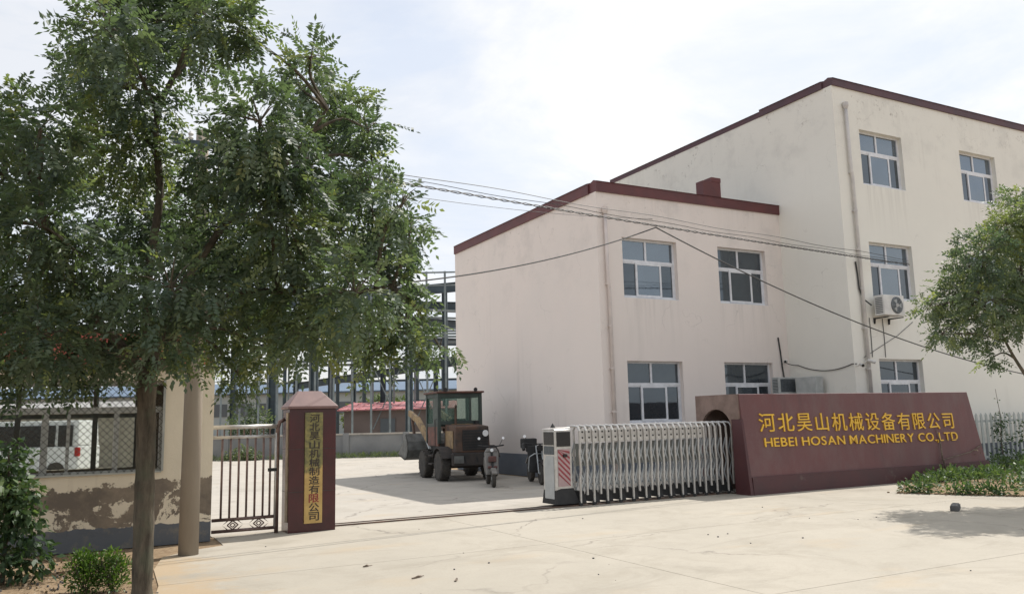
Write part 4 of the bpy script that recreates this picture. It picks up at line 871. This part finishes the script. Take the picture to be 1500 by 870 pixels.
# picket fence at the right
fn = thing('picket_fence', 'white steel picket fence running right from the name wall', 'fence', (12.5, -3.0, 0))
for z in (.30, 1.30): MB().box(8.7, 17.5, -2.98, -2.95, z - .03, z + .03).build('rail', 'fence_white', fn)
pk = None
for k in range(38):
    x = 8.8 + k * .225
    if pk is None: pk = MB().prism([(x - .045, -3.0, .02), (x + .045, -3.0, .02), (x + .045, -3.0, 1.47), (x, -3.0, 1.53), (x - .045, -3.0, 1.47)], (0, .018, 0)).build('picket', 'fence_white', fn)
    else: o = pk.copy(); COL.objects.link(o); o.location.x += .225 * k

# ================================================================== SMALL THINGS ON THE GROUND
bm = bmesh.new(); bmesh.ops.create_cube(bm, size=1); bmesh.ops.bevel(bm, geom=list(bm.edges), offset=.12, segments=2, affect='EDGES')
for v in bm.verts: v.co = Vector((v.co.x * .19 + .02 * math.sin(v.co.y * 7), v.co.y * .13, v.co.z * .10 + .02 * math.sin(v.co.x * 5)))
me = bpy.data.meshes.new('stone_block'); bm.to_mesh(me); bm.free(); me.materials.append(M['stone'])
o = bpy.data.objects.new('stone_block', me); o.location = (1.03, -8.62, .055); o.rotation_euler = (0, 0, .4); COL.objects.link(o); tag(o, 'dark grey stone block lying in the tree shade on the concrete', 'stone')
lt = []
for k in range(150): lt.append((random.uniform(-13.2, -11.25), random.uniform(-8.6, -5.0), .012, .10))
tag(leaf_cloud('leaf_litter', lt, 700, 'litter', None, leaf=.05, lw=.5, simple_leaf=True, squash=.10, seed=51, droop=0), 'dry leaf litter scattered over the bare soil by the tree', 'leaf litter', kind='stuff')
pb = MB()
for k in range(230):
    if k < 200: x, y = random.uniform(-13.2, -11.1), random.uniform(-8.8, -5)
    else: x, y = random.uniform(-10.5, 3), random.uniform(-12.5, -5)
    s_ = random.uniform(.004, .015); h = [(x + s_ * math.cos(a + k) * random.uniform(.7, 1.2), y + s_ * math.sin(a + k), .0) for a in (0, 1.3, 2.6, 3.9, 5.1)]
    pb.prism([(p_[0], p_[1], -.025) for p_ in h], (0, 0, s_ * .9 + .025))
tag(pb.build('pebbles', 'stone'), 'small dark pebbles and crumbs scattered over the concrete and soil', 'pebbles', kind='stuff')
for (x, y, a, l_, lab) in ((-8.62, -8.86, .4, .14, 'fallen twig scrap on the concrete, left of the two'), (-8.33, -9.25, 1.0, .12, 'curled dead leaf on the concrete nearest the camera'), (-8.86, -7.85, .1, .07, 'tiny dark leaf on the concrete below the maroon pillar')):
    d = thing('fallen_leaf', lab, 'leaf', (x, y, .0), a)
    MB().hexa([(-l_ / 2, -.012, .004), (l_ / 2, -.008, .004), (l_ / 2, .008, .004), (-l_ / 2, .014, .004)], [(-l_ / 2, -.01, .016), (0, -.016, .03), (l_ / 2, .01, .02), (-l_ / 2, .012, .012)]).build('blade', 'vine_dry', d, True)
    MB().tube([(l_ / 2, 0, .012), (l_ / 2 + .05, .015, .008)], .004, 5).build('stalk', 'vine_dry', d, True)

# ================================================================== WHEEL LOADER (seen from behind)
ld = thing('wheel_loader', 'old rusty wheel loader with green cab parked facing away beside the side wall', 'wheel loader', (-1.83, 5.05, 0), math.radians(-7))
def wheel(parent, x, y, r, w, lugs=16):
    sgn = 1 if x > 0 else -1
    ty = MB().lathe([(r * .55, -w / 2), (r * .86, -w / 2), (r * .97, -w * .36), (r * .985, 0), (r * .97, w * .36), (r * .86, w / 2), (r * .55, w / 2)], (x, y, r), (1, 0, 0), 28)
    for k in range(lugs):
        for sd in (-1, 1):
            a = 2 * PI * (k + (.5 if sd > 0 else 0)) / lugs; a2 = a + .16
            ty.bar((x + sd * w * .46, y + math.cos(a) * r * .955, r + math.sin(a) * r * .955), (x, y + math.cos(a2) * r * .99, r + math.sin(a2) * r * .99), .045, .04, up=(0, math.cos(a), math.sin(a)))
    o = ty.build('wheel', 'tyre', parent, True)
    MB().lathe([(r * .56, -w * .3), (r * .5, w * .30), (r * .22, w * .18), (r * .2, w * .42), (.0, w * .44)], (x, y, r), (sgn, 0, 0), 20).build('rim', 'rust', o, True)
    return o
for x in (-.70, .70):
    for y in (-.85, .85): wheel(ld, x, y, .42, .29)
MB().box(-.40, .40, -1.35, -.1, .42, .74).box(-.36, .36, -.1, 1.3, .45, .80).box(-.6, .6, -.95, -.75, .34, .50).box(-.6, .6, .75, .95, .34, .50).build('chassis', 'loader_dark', ld, True)
MB().box(-.60, .60, -1.56, -1.36, .42, .78).build('counterweight', 'loader_dark', ld, True, bevel=.03)
hd = MB().hexa([(-.52, -1.50, .78), (.52, -1.50, .78), (.52, -.42, .78), (-.52, -.42, .78)], [(-.49, -1.46, 1.50), (.49, -1.46, 1.50), (.49, -.42, 1.56), (-.49, -.42, 1.56)]).build('engine_hood', 'rust', ld, True, bevel=.03)
MB().box(-.30, .46, -1.515, -1.49, .84, 1.40).build('grille', 'black', hd, True)
for k in range(7): MB().box(-.28, .44, -1.53, -1.512, .87 + k * .075, .895 + k * .075).build('grille_slat', 'loader_dark', hd, True)
MB().box(-.528, -.512, -1.3, -.6, .9, 1.38).build('side_panel', 'loader_yellow', hd, True)
MB().lathe([(.075, 0), (.09, .05), (.085, .06)], (.36, -1.50, 1.30), (0, -1, 0), 16).build('headlight', 'lamp_white', ld, True)
for sx in (-1, 1):
    MB().prism([(sx * .86, -.85 + .55 * math.cos(a), .45 + .50 * math.sin(a)) for a in [PI * k / 8 for k in range(1, 8)]] + [(sx * .86, -.85 + .52 * math.cos(a), .45 + .46 * math.sin(a)) for a in [PI * k / 8 for k in range(7, 0, -1)]], (-sx * .34, 0, 0)).build('fender', 'loader_dark', ld, True)
cab = MB(); cx0, cx1, cy0, cy1, cz0, cz1 = -.66, .60, -.42, .80, 1.02, 2.46
for x in (cx0, cx1):
    for y in (cy0, cy1): cab.box(x - .045, x + .045, y - .045, y + .045, cz0, cz1)
cab.box(cx0, cx1, cy0 - .03, cy0 + .03, 1.56, 1.66).box(cx0, cx1, cy1 - .03, cy1 + .03, 1.5, 1.6).box(cx0 - .03, cx0 + .03, cy0, cy1, 1.5, 1.6).box(cx1 - .03, cx1 + .03, cy0, cy1, 1.5, 1.6)
cab.box(cx0, cx1, cy0 - .03, cy0 + .03, 2.34, 2.46).box(cx0 - .03, cx0 + .03, cy0, cy1, 2.34, 2.46).box(cx1 - .03, cx1 + .03, cy0, cy1, 2.34, 2.46).box(cx0, cx1, cy1 - .03, cy1 + .03, 2.34, 2.46)
cab.box(.26, .32, cy0 - .02, cy0 + .02, 1.66, 2.34)
cb = cab.build('cab', 'loader_green', ld, True)
MB().box(cx0 - .10, cx1 + .10, cy0 - .12, cy1 + .12, 2.462, 2.52).build('cab_roof', 'rust_red', ld, True, bevel=.02)
MB().box(cx0 - .02, cx0 + .02, cy0 + .05, cy1 - .05, .95, 1.5).build('door_panel', 'rust_red', cb, True)
MB().box(cx0 - .012, cx0 + .012, cy0 + .045, cy0 + .62, 1.6, 2.34).build('side_board', 'cab_board', cb, True)
MB().box(cx0 - .01, cx0 + .01, cy0 + .62, cy1 - .05, 1.6, 2.34).build('side_pane', 'cab_glass', cb, True)
MB().box(cx1 - .012, cx1 + .012, cy0 + .05, cy1 - .05, 1.6, 2.34).build('side_pane', 'cab_glass', cb, True)
MB().box(cx0 + .05, .26, cy0 - .008, cy0 + .008, 1.66, 2.34).box(.32, cx1 - .05, cy0 - .008, cy0 + .008, 1.66, 2.34).build('rear_pane', 'cab_glass', cb, True)
MB().box(cx0 + .05, cx1 - .05, cy1 - .008, cy1 + .008, 1.6, 2.34).build('windscreen', 'cab_glass', cb, True)
MB().box(-.30, .36, cy0 - .06, cy0 - .035, 1.30, 1.57).build('rear_tank_panel', 'loader_yellow', ld, True)
MB().box(-.25, .25, -.15, .25, 1.15, 1.28).box(-.25, .25, -.22, -.12, 1.28, 1.72).build('seat', 'black', ld, True, bevel=.02)
MB().tube([(.17 * math.cos(2 * PI * k / 16), .50 + .05 * math.sin(2 * PI * k / 16), 1.66 + .16 * math.sin(2 * PI * k / 16)) for k in range(17)], .014, 6).tube([(0, .50, 1.66), (0, .7, 1.3)], .02, 6).build('steering_wheel', 'black', ld, True)
MB().box(.40, .50, cy0 - .14, cy0 - .05, 1.48, 1.66).build('toolbox', 'black', ld, True)
MB().box(-.62, .62, -.42, .82, .92, 1.02).build('cab_floor', 'loader_dark', ld, True)
for x in (-.62, .40):
    MB().bar((x, .85, 1.10), (x - .04, 2.0, 1.72), .10, .22).bar((x - .04, 1.95, 1.70), (x - .06, 2.95, 1.95), .10, .18).build('lift_arm', 'loader_yellow', ld, True)
    MB().tube([(x + .08, .9, .75), (x + .05, 1.9, 1.5)], .045, 8).build('ram', 'steel_pale', ld, True)
MB().bar((-.10, .9, 1.4), (-.12, 2.2, 1.98), .12, .10).bar((-.12, 2.1, 2.02), (-.12, 2.65, 1.15), .12, .14).build('tilt_link', 'rust', ld, True)
prof = [(2.30, 1.28), (2.08, 1.05), (2.02, .78), (2.16, .55), (2.5, .46), (3.35, .62), (3.36, .65), (2.52, .53), (2.24, .60), (2.12, .80), (2.17, 1.02), (2.34, 1.24)]
bk = MB().prism([(-.98, y, z) for y, z in prof], (1.82, 0, 0))
for x in (-.98, .82): bk.prism([(x, 2.30, 1.28), (x, 2.08, 1.05), (x, 2.02, .78), (x, 2.16, .55), (x, 2.5, .46), (x, 3.35, .62), (x, 2.75, .98)], (.025, 0, 0))
b_ = bk.build('bucket', 'bucket', ld, True)
MB().bar((-.62, 2.93, 1.94), (-.62, 2.5, 1.05), .07, .12).bar((.40, 2.93, 1.94), (.40, 2.5, 1.05), .07, .12).build('bucket_hanger', 'rust', ld, True)
for k in range(7): MB().box(-.93 + k * .28, -.86 + k * .28, 3.30, 3.48, .625, .66).build('tooth', 'steel_pale', b_, True)
for x in (-.30, .05, .28): MB().tube([(x, -1.40, .74), (x + .03, -1.56, .66), (x + .08, -1.55, .50)], .02, 6).build('hose', 'black', ld, True)
MB().box(-.57, -.30, -1.60, -1.56, .50, .70).build('plate', 'bucket', ld, True)
for x in (-.5, .42): MB().lathe([(.05, 0), (.06, .05)], (x, cy0 - .10, 2.56), (0, -1, 0), 10).box(x - .01, x + .01, cy0 - .10, cy0 - .06, 2.51, 2.56).build('work_lamp', 'black', ld, True)
MB().tube([(-.75, -.30, .95), (-.75, -.30, 1.7), (-.70, -.30, 1.72)], .014, 6).build('grab_rail', 'loader_dark', ld, True)
MB().box(-.82, -.62, -.15, .25, .42, .46).box(-.82, -.62, -.15, .25, .66, .70).build('step', 'loader_dark', ld, True)
MB().tube([(-.2, -.55, 1.5), (-.2, -.55, 2.0), (-.2, -.6, 2.1)], .035, 8).build('exhaust', 'rust', ld, True)

# ================================================================== SCOOTER AND MOTORCYCLE
def spoke_wheel(parent, y, r, w, x=0):
    o = MB().lathe([(r * .72, -w / 2), (r * .93, -w / 2), (r, -w * .2), (r, w * .2), (r * .93, w / 2), (r * .72, w / 2)], (x, y, r), (1, 0, 0), 22).build('wheel', 'tyre', parent, True)
    rm = MB().lathe([(.04, -w * .6), (.04, w * .6)], (x, y, r), (1, 0, 0), 10)
    for k in range(8): a = k * PI / 4; rm.tube([(x, y, r), (x, y + math.cos(a) * r * .75, r + math.sin(a) * r * .75)], .008, 5)
    rm.build('rim', 'steel_pale', o, True)
sc = thing('motor_scooter', 'grey motor scooter parked behind the wheel loader', 'scooter', (-2.38, 1.75, 0), math.radians(-20))
# local: front faces -y (towards the gate)
spoke_wheel(sc, -.55, .22, .09); spoke_wheel(sc, .60, .22, .10)
MB().hexa([(-.15, -.40, .30), (.15, -.40, .30), (.17, -.30, .30), (-.17, -.30, .30)], [(-.17, -.26, .86), (.17, -.26, .86), (.19, -.18, .84), (-.19, -.18, .84)]).hexa([(-.17, -.26, .861), (.17, -.26, .861), (.19, -.18, .841), (-.19, -.18, .841)], [(-.11, -.24, .95), (.11, -.24, .95), (.12, -.14, .96), (-.12, -.14, .96)]).build('front_shield', 'scooter_grey', sc, True, bevel=.02)
MB().box(-.10, .10, -.42, -.33, .62, .76).box(-.12, .12, -.425, -.36, .46, .52).build('shield_trim', 'scooter_red', sc, True, bevel=.015)
MB().prism([(-.06, -.80, .36), (-.06, -.55, .48), (-.06, -.34, .40), (-.06, -.36, .34), (-.06, -.55, .42), (-.06, -.78, .32)], (.12, 0, 0)).build('mudguard', 'scooter_grey', sc, True)
MB().box(-.14, .14, -.30, .22, .26, .33).build('footboard', 'black', sc, True, bevel=.02)
MB().hexa([(-.14, .15, .30), (.14, .15, .30), (.10, .85, .45), (-.10, .85, .45)], [(-.15, .18, .68), (.15, .18, .68), (.08, .9, .70), (-.08, .9, .70)]).build('rear_body', 'scooter_grey', sc, True, bevel=.03)
MB().hexa([(-.14, .15, .69), (.14, .15, .69), (.09, .88, .71), (-.09, .88, .71)], [(-.12, .18, .78), (.12, .18, .78), (.08, .86, .80), (-.08, .86, .80)]).build('seat', 'black', sc, True, bevel=.03)
MB().tube([(0, -.52, .24), (0, -.28, .80), (0, -.22, .98)], .028, 8).build('fork', 'black', sc, True)
MB().tube([(-.33, -.12, 1.02), (-.14, -.20, 1.0), (.14, -.20, 1.0), (.33, -.12, 1.02)], .018, 8).build('handlebar', 'black', sc, True)
MB().lathe([(.03, 0), (.045, .05), (.04, .06)], (0, -.27, .90), (0, -1, .1), 14).build('headlight', 'lamp_white', sc, True)
for s_ in (-1, 1):
    o = MB().tube([(s_ * .22, -.16, 1.02), (s_ * .30, -.18, 1.18)], .007, 5).build('mirror', 'black', sc, True)
    MB().lathe([(.03, 0), (.035, .015)], (s_ * .31, -.19, 1.20), (0, -1, .2), 12).build('mirror_glass', 'lamp_white', o, True)
mc = thing('motorcycle', 'black motorcycle parked against the wall behind the gate end box', 'motorcycle', (-1.10, 1.65, 0), math.radians(-17))
spoke_wheel(mc, -.65, .29, .09); spoke_wheel(mc, .62, .29, .11)
for s_ in (-.07, .07): MB().tube([(s_, -.65, .29), (s_, -.50, .66), (s_, -.38, .98)], .02, 8).build('fork', 'steel_pale', mc, True)
MB().tube([(0, -.42, .86), (0, -.1, .50), (0, .35, .38), (0, .62, .29)], .035, 8).tube([(0, -.40, .92), (0, .2, .72), (0, .75, .70)], .03, 8).build('frame', 'black', mc, True)
MB().box(-.13, .13, -.22, .22, .28, .56).lathe([(.09, -.17), (.09, .17)], (0, 0, .40), (1, 0, 0), 14).build('engine', 'loader_dark', mc, True, bevel=.03)
MB().hexa([(-.11, -.36, .72), (.11, -.36, .72), (.09, .12, .70), (-.09, .12, .70)], [(-.10, -.34, .92), (.10, -.34, .92), (.08, .12, .84), (-.08, .12, .84)]).build('fuel_tank', 'black_gloss', mc, True, bevel=.04)
MB().hexa([(-.11, .10, .74), (.11, .10, .74), (.09, .85, .78), (-.09, .85, .78)], [(-.10, .12, .83), (.10, .12, .83), (.08, .84, .90), (-.08, .84, .90)]).build('seat', 'black', mc, True, bevel=.03)
MB().prism([(-.055, -.98, .52), (-.055, -.65, .64), (-.055, -.36, .52), (-.055, -.38, .48), (-.055, -.65, .60), (-.055, -.95, .49)], (.11, 0, 0)).build('front_mudguard', 'black_gloss', mc, True)
MB().prism([(-.07, .35, .66), (-.07, .62, .70), (-.07, .98, .50), (-.07, .96, .46), (-.07, .62, .65), (-.07, .36, .62)], (.14, 0, 0)).build('rear_mudguard', 'black_gloss', mc, True)
MB().lathe([(.05, 0), (.09, .06), (.085, .08)], (0, -.46, .92), (0, -1, 0), 16).build('headlight', 'black_gloss', mc, True)
MB().tube([(-.36, -.22, 1.04), (-.16, -.36, 1.02), (.16, -.36, 1.02), (.36, -.22, 1.04)], .016, 8).build('handlebar', 'black', mc, True)
MB().tube([(.16, .0, .30), (.18, .5, .26), (.18, .85, .34)], .035, 8).build('exhaust', 'steel_pale', mc, True)
MB().hexa([(-.25, -.40, .30), (.25, -.40, .30), (.25, -.34, .30), (-.25, -.34, .30)], [(-.30, -.30, .98), (.30, -.30, .98), (.30, -.25, .98), (-.30, -.25, .98)]).build('leg_apron', 'black', mc, True, bevel=.03)
MB().tube([(-.30, -.45, .40), (-.28, -.50, .70), (-.15, -.52, .78), (.15, -.52, .78), (.28, -.50, .70), (.30, -.45, .40)], .016, 8).build('crash_bar', 'steel_pale', mc, True)
MB().tube([(-.36, -.24, 1.02), (-.42, -.34, .98), (-.40, -.42, .88)], .045, 8).tube([(.36, -.24, 1.02), (.42, -.34, .98), (.40, -.42, .88)], .045, 8).build('hand_muffs', 'black', mc, True)
MB().box(-.20, .20, .66, 1.02, .88, 1.14).build('top_box', 'black', mc, True, bevel=.03)
for s_ in (-1, 1):
    o = MB().tube([(s_ * .24, -.30, 1.04), (s_ * .34, -.32, 1.20)], .008, 5).build('mirror', 'black', mc, True)
    MB().lathe([(.036, 0), (.04, .015)], (s_ * .36, -.33, 1.22), (0, -1, .2), 12).build('mirror_glass', 'lamp_white', o, True)

# ================================================================== BEHIND: yard wall, steel frame, sheds, factory, van
def W(a, d, z=0.0): return Vector((-12.06 + .8815 * a + .472 * d, -17.557 - .472 * a + .8815 * d, z))     # metres right of and away from where one stands at the road
yw_ = thing('yard_wall', 'low grey rendered wall closing the far side of the yard', 'wall', tuple(W(-5, 41)))
n = 9; xs = [-17 + 26.5 * k / n for k in range(n + 1)]
for a, b_ in zip(xs[:-1], xs[1:]):
    q = [W(a, 41), W(b_, 41), W(b_, 41.24), W(a, 41.24)]
    MB().hexa([p_ + Vector((0, 0, -.1)) for p_ in q], [p_ + Vector((0, 0, 1.08)) for p_ in q]).build('panel', 'wall_block', yw_)
    q = [W(a - .15, 40.93), W(a + .15, 40.93), W(a + .15, 41.3), W(a - .15, 41.3)]
    MB().hexa([p_ + Vector((0, 0, -.1)) for p_ in q], [p_ + Vector((0, 0, 1.16)) for p_ in q]).build('pier', 'wall_block', yw_)
q = [W(xs[0], 40.94), W(xs[-1], 40.94), W(xs[-1], 41.3), W(xs[0], 41.3)]
MB().hexa([p_ + Vector((0, 0, 1.081)) for p_ in q], [p_ + Vector((0, 0, 1.15)) for p_ in q]).build('coping', 'concrete_yard', yw_)
gg = [(*W(random.uniform(-15, -3), 40.5 + random.uniform(-.4, .3)), .14) for k in range(120)]
gg = [(x, y, .06, r) for x, y, z, r in gg]
tag(leaf_cloud('grass', gg, 2200, 'leaf_far', None, leaf=.16, lw=.12, simple_leaf=True, seed=60, droop=-1.5), 'strip of rough grass along the foot of the yard wall', 'grass', kind='stuff')

sf = thing('steel_frame', 'bare unfinished steel frame of a hall behind the yard wall', 'steel frame', tuple(W(-8, 55)))
for k in range(15):
    a = -17.5 + k * 1.13; d = 50
    MB().bar(W(a, d, 0), W(a, d, 10.75), .10, .10).build('post', 'frame_grey', sf)
for z in (10.7, 9.9): MB().bar(W(-18, 50.1, z), W(-.5, 50.1, z), .07, .09).build('girt', 'frame_grey', sf)
for px, d, z in ((402, 56, 8.6), (463, 54, 8.8), (487, 62, 6.2), (520, 66, 6.4), (563, 62, 6.4), (601, 54, 10.3), (654, 58, 10.9), (345, 60, 8), (436, 70, 6), (640, 70, 6.4)):
    a = (px - 750) / 1208 * d; w_ = .42 if d < 58 else .34; mb = MB()
    mb.bar(W(a - w_ / 2, d, 0), W(a - w_ / 2, d, z), .05, .30, up=(.47, .88, 0)); mb.bar(W(a + w_ / 2, d, 0), W(a + w_ / 2, d, z), .05, .30, up=(.47, .88, 0)); mb.bar(W(a, d, 0), W(a, d, z), w_, .03, up=(.47, .88, 0))
    mb.build('column', 'steel_dark', sf)
def ibeam(p, q, h):
    MB().bar(p, q, .05, h).bar(p + Vector((0, 0, h / 2)), q + Vector((0, 0, h / 2)), .26, .05).bar(p - Vector((0, 0, h / 2)), q - Vector((0, 0, h / 2)), .26, .05).build('beam', 'steel_dark', sf)
ibeam(Vector((-1.0, 37.2, 9.4)), Vector((11.85, 34.2, 10.9)), .62)
ibeam(Vector((1.0, 36.6, 9.5)), Vector((12.74, 36.59, 9.85)), .55)
ibeam(Vector((1.5, 33.5, 8.4)), Vector((14.46, 40.4, 9.0)), .55)
ibeam(Vector((4.85, 53.2, 4.8)), Vector((12.11, 35.34, 5.75)), .5)
ibeam(Vector((5.5, 36.0, 7.1)), Vector((15.0, 40.0, 7.6)), .5)
ibeam(Vector((0.0, 43.5, 7.2)), Vector((7.4, 40.5, 7.6)), .4)
for k in range(6):
    MB().bar(Vector((6.5 + .2 * k, 33.2 + k * 1.3, 9.0 + .15 * (k % 3))), Vector((14.5 + .3 * k, 36.5 + k * 1.3, 9.5 + .15 * (k % 3))), .09, .12).build('purlin', 'frame_grey', sf)
for k in range(4): MB().bar(W(-16, 53 + k * 3, 7.2 + .5 * k), W(-3.5, 53 + k * 3, 7.0 + .5 * k), .08, .14).build('purlin', 'frame_grey', sf)
for a0, a1 in ((-9.5, -7.6), (-6.8, -4.9)): MB().bar(W(a0, 57, 1.2), W(a1, 57, 5.4), .07, .07).bar(W(a1, 57.1, 1.2), W(a0, 57.1, 5.4), .07, .07).build('brace', 'frame_grey', sf)

for k in range(9):
    a = -19.5 + k * 1.55; MB().bar(W(a, 61, 0), W(a, 61, 7.4), .11, .11).build('post', 'frame_grey', sf)
for k in range(8):
    a = -22 + k * 2.3; MB().bar(W(a, 72, 0), W(a, 72, 7.0), .26, .26).build('column', 'steel_dark', sf)
for d, z in ((61, 7.4), (61, 5.9), (66, 6.6), (72, 7.0), (72, 5.2)): MB().bar(W(-24, d, z), W(-3, d, z), .12, .18).build('purlin', 'frame_grey' if d < 70 else 'steel_dark', sf)
rs = thing('red_roof_shed', 'low brown shed with pinkish red sheet roof behind the yard wall', 'shed', tuple(W(-8, 58)))
q = [W(-11.5, 57), W(4, 57), W(4, 62), W(-11.5, 62)]
MB().hexa([p_ for p_ in q], [p_ + Vector((0, 0, 2.45)) for p_ in q]).build('wall', 'shed_wall', rs)
rq = [W(-11.9, 56.6), W(4.2, 56.6), W(4.2, 62.3), W(-11.9, 62.3)]
MB().hexa([p_ + Vector((0, 0, 2.46 + (.0 if i < 2 else .6))) for i, p_ in enumerate(rq)], [p_ + Vector((0, 0, 2.54 + (.0 if i < 2 else .6))) for i, p_ in enumerate(rq)]).build('roof', 'red_sheet', rs)
for k in range(26):
    a = -11.8 + k * .62; MB().bar(W(a, 56.6, 2.56), W(a, 62.3, 3.16), .06, .05).build('roof_rib', 'red_sheet', rs)
for a in (-9, -5): MB().hexa([W(a, 56.9, .9), W(a + 1, 56.9, .9), W(a + 1, 57.02, .9), W(a, 57.02, .9)], [W(a, 56.9, 1.9), W(a + 1, 56.9, 1.9), W(a + 1, 57.02, 1.9), W(a, 57.02, 1.9)]).build('window', 'factory_dark', rs)

fc = thing('far_factory', 'long pale factory hall with blue sheet roof far behind the steel frame', 'factory', tuple(W(-20, 130)))
q = [W(-95, 128), W(40, 128), W(40, 150), W(-95, 150)]
MB().hexa(q, [p_ + Vector((0, 0, 6.3)) for p_ in q]).build('wall', 'factory_wall', fc)
MB().hexa([W(-96, 127.4, 6.31), W(41, 127.4, 6.31), W(41, 140, 6.31), W(-96, 140, 6.31)], [W(-96, 127.4, 6.5), W(41, 127.4, 6.5), W(41, 140, 8.6), W(-96, 140, 8.6)]).build('roof', 'blue_roof', fc)
for k in range(34):
    a = -92 + k * 3.8; MB().hexa([W(a, 127.9, 3.0), W(a + 2.6, 127.9, 3.0), W(a + 2.6, 128.02, 3.0), W(a, 128.02, 3.0)], [W(a, 127.9, 4.9), W(a + 2.6, 127.9, 4.9), W(a + 2.6, 128.02, 4.9), W(a, 128.02, 4.9)]).build('window', 'factory_dark', fc)

def bush(name, label, a, d, clumps, seed, mat='leaf_far', leaf=.3, dens=500):
    o = thing(name, label, 'bush', tuple(W(a, d)))
    MB().tube([W(a, d, 0), W(a, d, clumps[0][2])], .06, 6).build('trunk', 'bark', o)
    leaf_cloud('crown', [(*W(a + x, d + y, z), r) for x, y, z, r in clumps], dens, mat, o, leaf=leaf, lw=.5, simple_leaf=True, seed=seed)['kind'] = 'stuff'
bush('green_bush', 'yellowish green tree clump showing over the red shed roof', -14.5, 90, [(0, 0, 2.5, 2.0), (2.2, .5, 2.6, 1.7), (-2.2, 0, 2.2, 1.6), (4.0, 0, 2.0, 1.4), (.8, 0, 3.6, 1.2)], 71, dens=260, leaf=.45)
bush('green_bush', 'dark green bush behind the yard wall left of the maroon pillar', -17.2, 55, [(0, 0, 1.2, 1.0), (.6, 0, 2.0, .8), (-.8, 0, 1.6, .8), (.1, 0, 2.7, .5)], 72, 'leaf', .2, 700)
bush('green_bush', 'small sunlit weed clump at the yard wall seen through the wicket bars', -12.9, 40.2, [(0, 0, .35, .4), (.5, 0, .25, .3), (-.5, 0, .3, .3)], 73, 'leaf_far', .14, 1600)

# van and shed seen through the gatehouse window
vn_ = thing('parked_van', 'white van with dark windows parked behind the gatehouse', 'van', tuple(W(-15.9, 29.0)))
def vbox(a0, a1, d0, d1, z0, z1, name, mat, par, inset=0.0, bev=0.0):
    b0 = [W(a0, d0, z0), W(a1, d0, z0), W(a1, d1, z0), W(a0, d1, z0)]; b1 = [W(a0 + inset, d0 + inset * .5, z1), W(a1 - inset * .4, d0 + inset * .5, z1), W(a1 - inset * .4, d1 - inset * .5, z1), W(a0 + inset, d1 - inset * .5, z1)]
    return MB().hexa(b0, b1).build(name, mat, par, bevel=bev)
vbox(-18.3, -14.62, 28.2, 29.7, .32, 1.12, 'body', 'van_white', vn_, 0, .06)
vbox(-18.0, -14.64, 28.24, 29.66, 1.121, 1.98, 'cabin', 'van_white', vn_, .12, .05)
for a0, a1 in ((-17.7, -16.75), (-16.65, -15.45), (-15.33, -14.86)): vbox(a0, a1, 28.205, 28.27, 1.12, 1.82, 'window', 'black_gloss', vn_)
for a in (-17.6, -15.35): MB().lathe([(.12, -.02), (.30, 0), (.30, .16), (.15, .18)], W(a, 28.17, .30), W(0, 1) - W(0, 0), 18).build('wheel', 'tyre', vn_)
vbox(-14.73, -14.59, 28.16, 28.28, .78, 1.08, 'tail_light', 'tail_red', vn_)
ws = thing('low_outbuilding', 'low greyish outbuilding with white roof edge seen through the gatehouse window', 'outbuilding', tuple(W(-20, 34)))
vbox(-27, -14.9, 34, 38, 0, 2.35, 'wall', 'cream_in', ws)
vbox(-27.3, -14.6, 33.7, 38.2, 2.351, 2.75, 'fascia', 'shed_white', ws)
for a in (-24, -20.5): vbox(a, a + 1.2, 33.95, 34.02, .9, 1.9, 'window', 'factory_dark', ws)
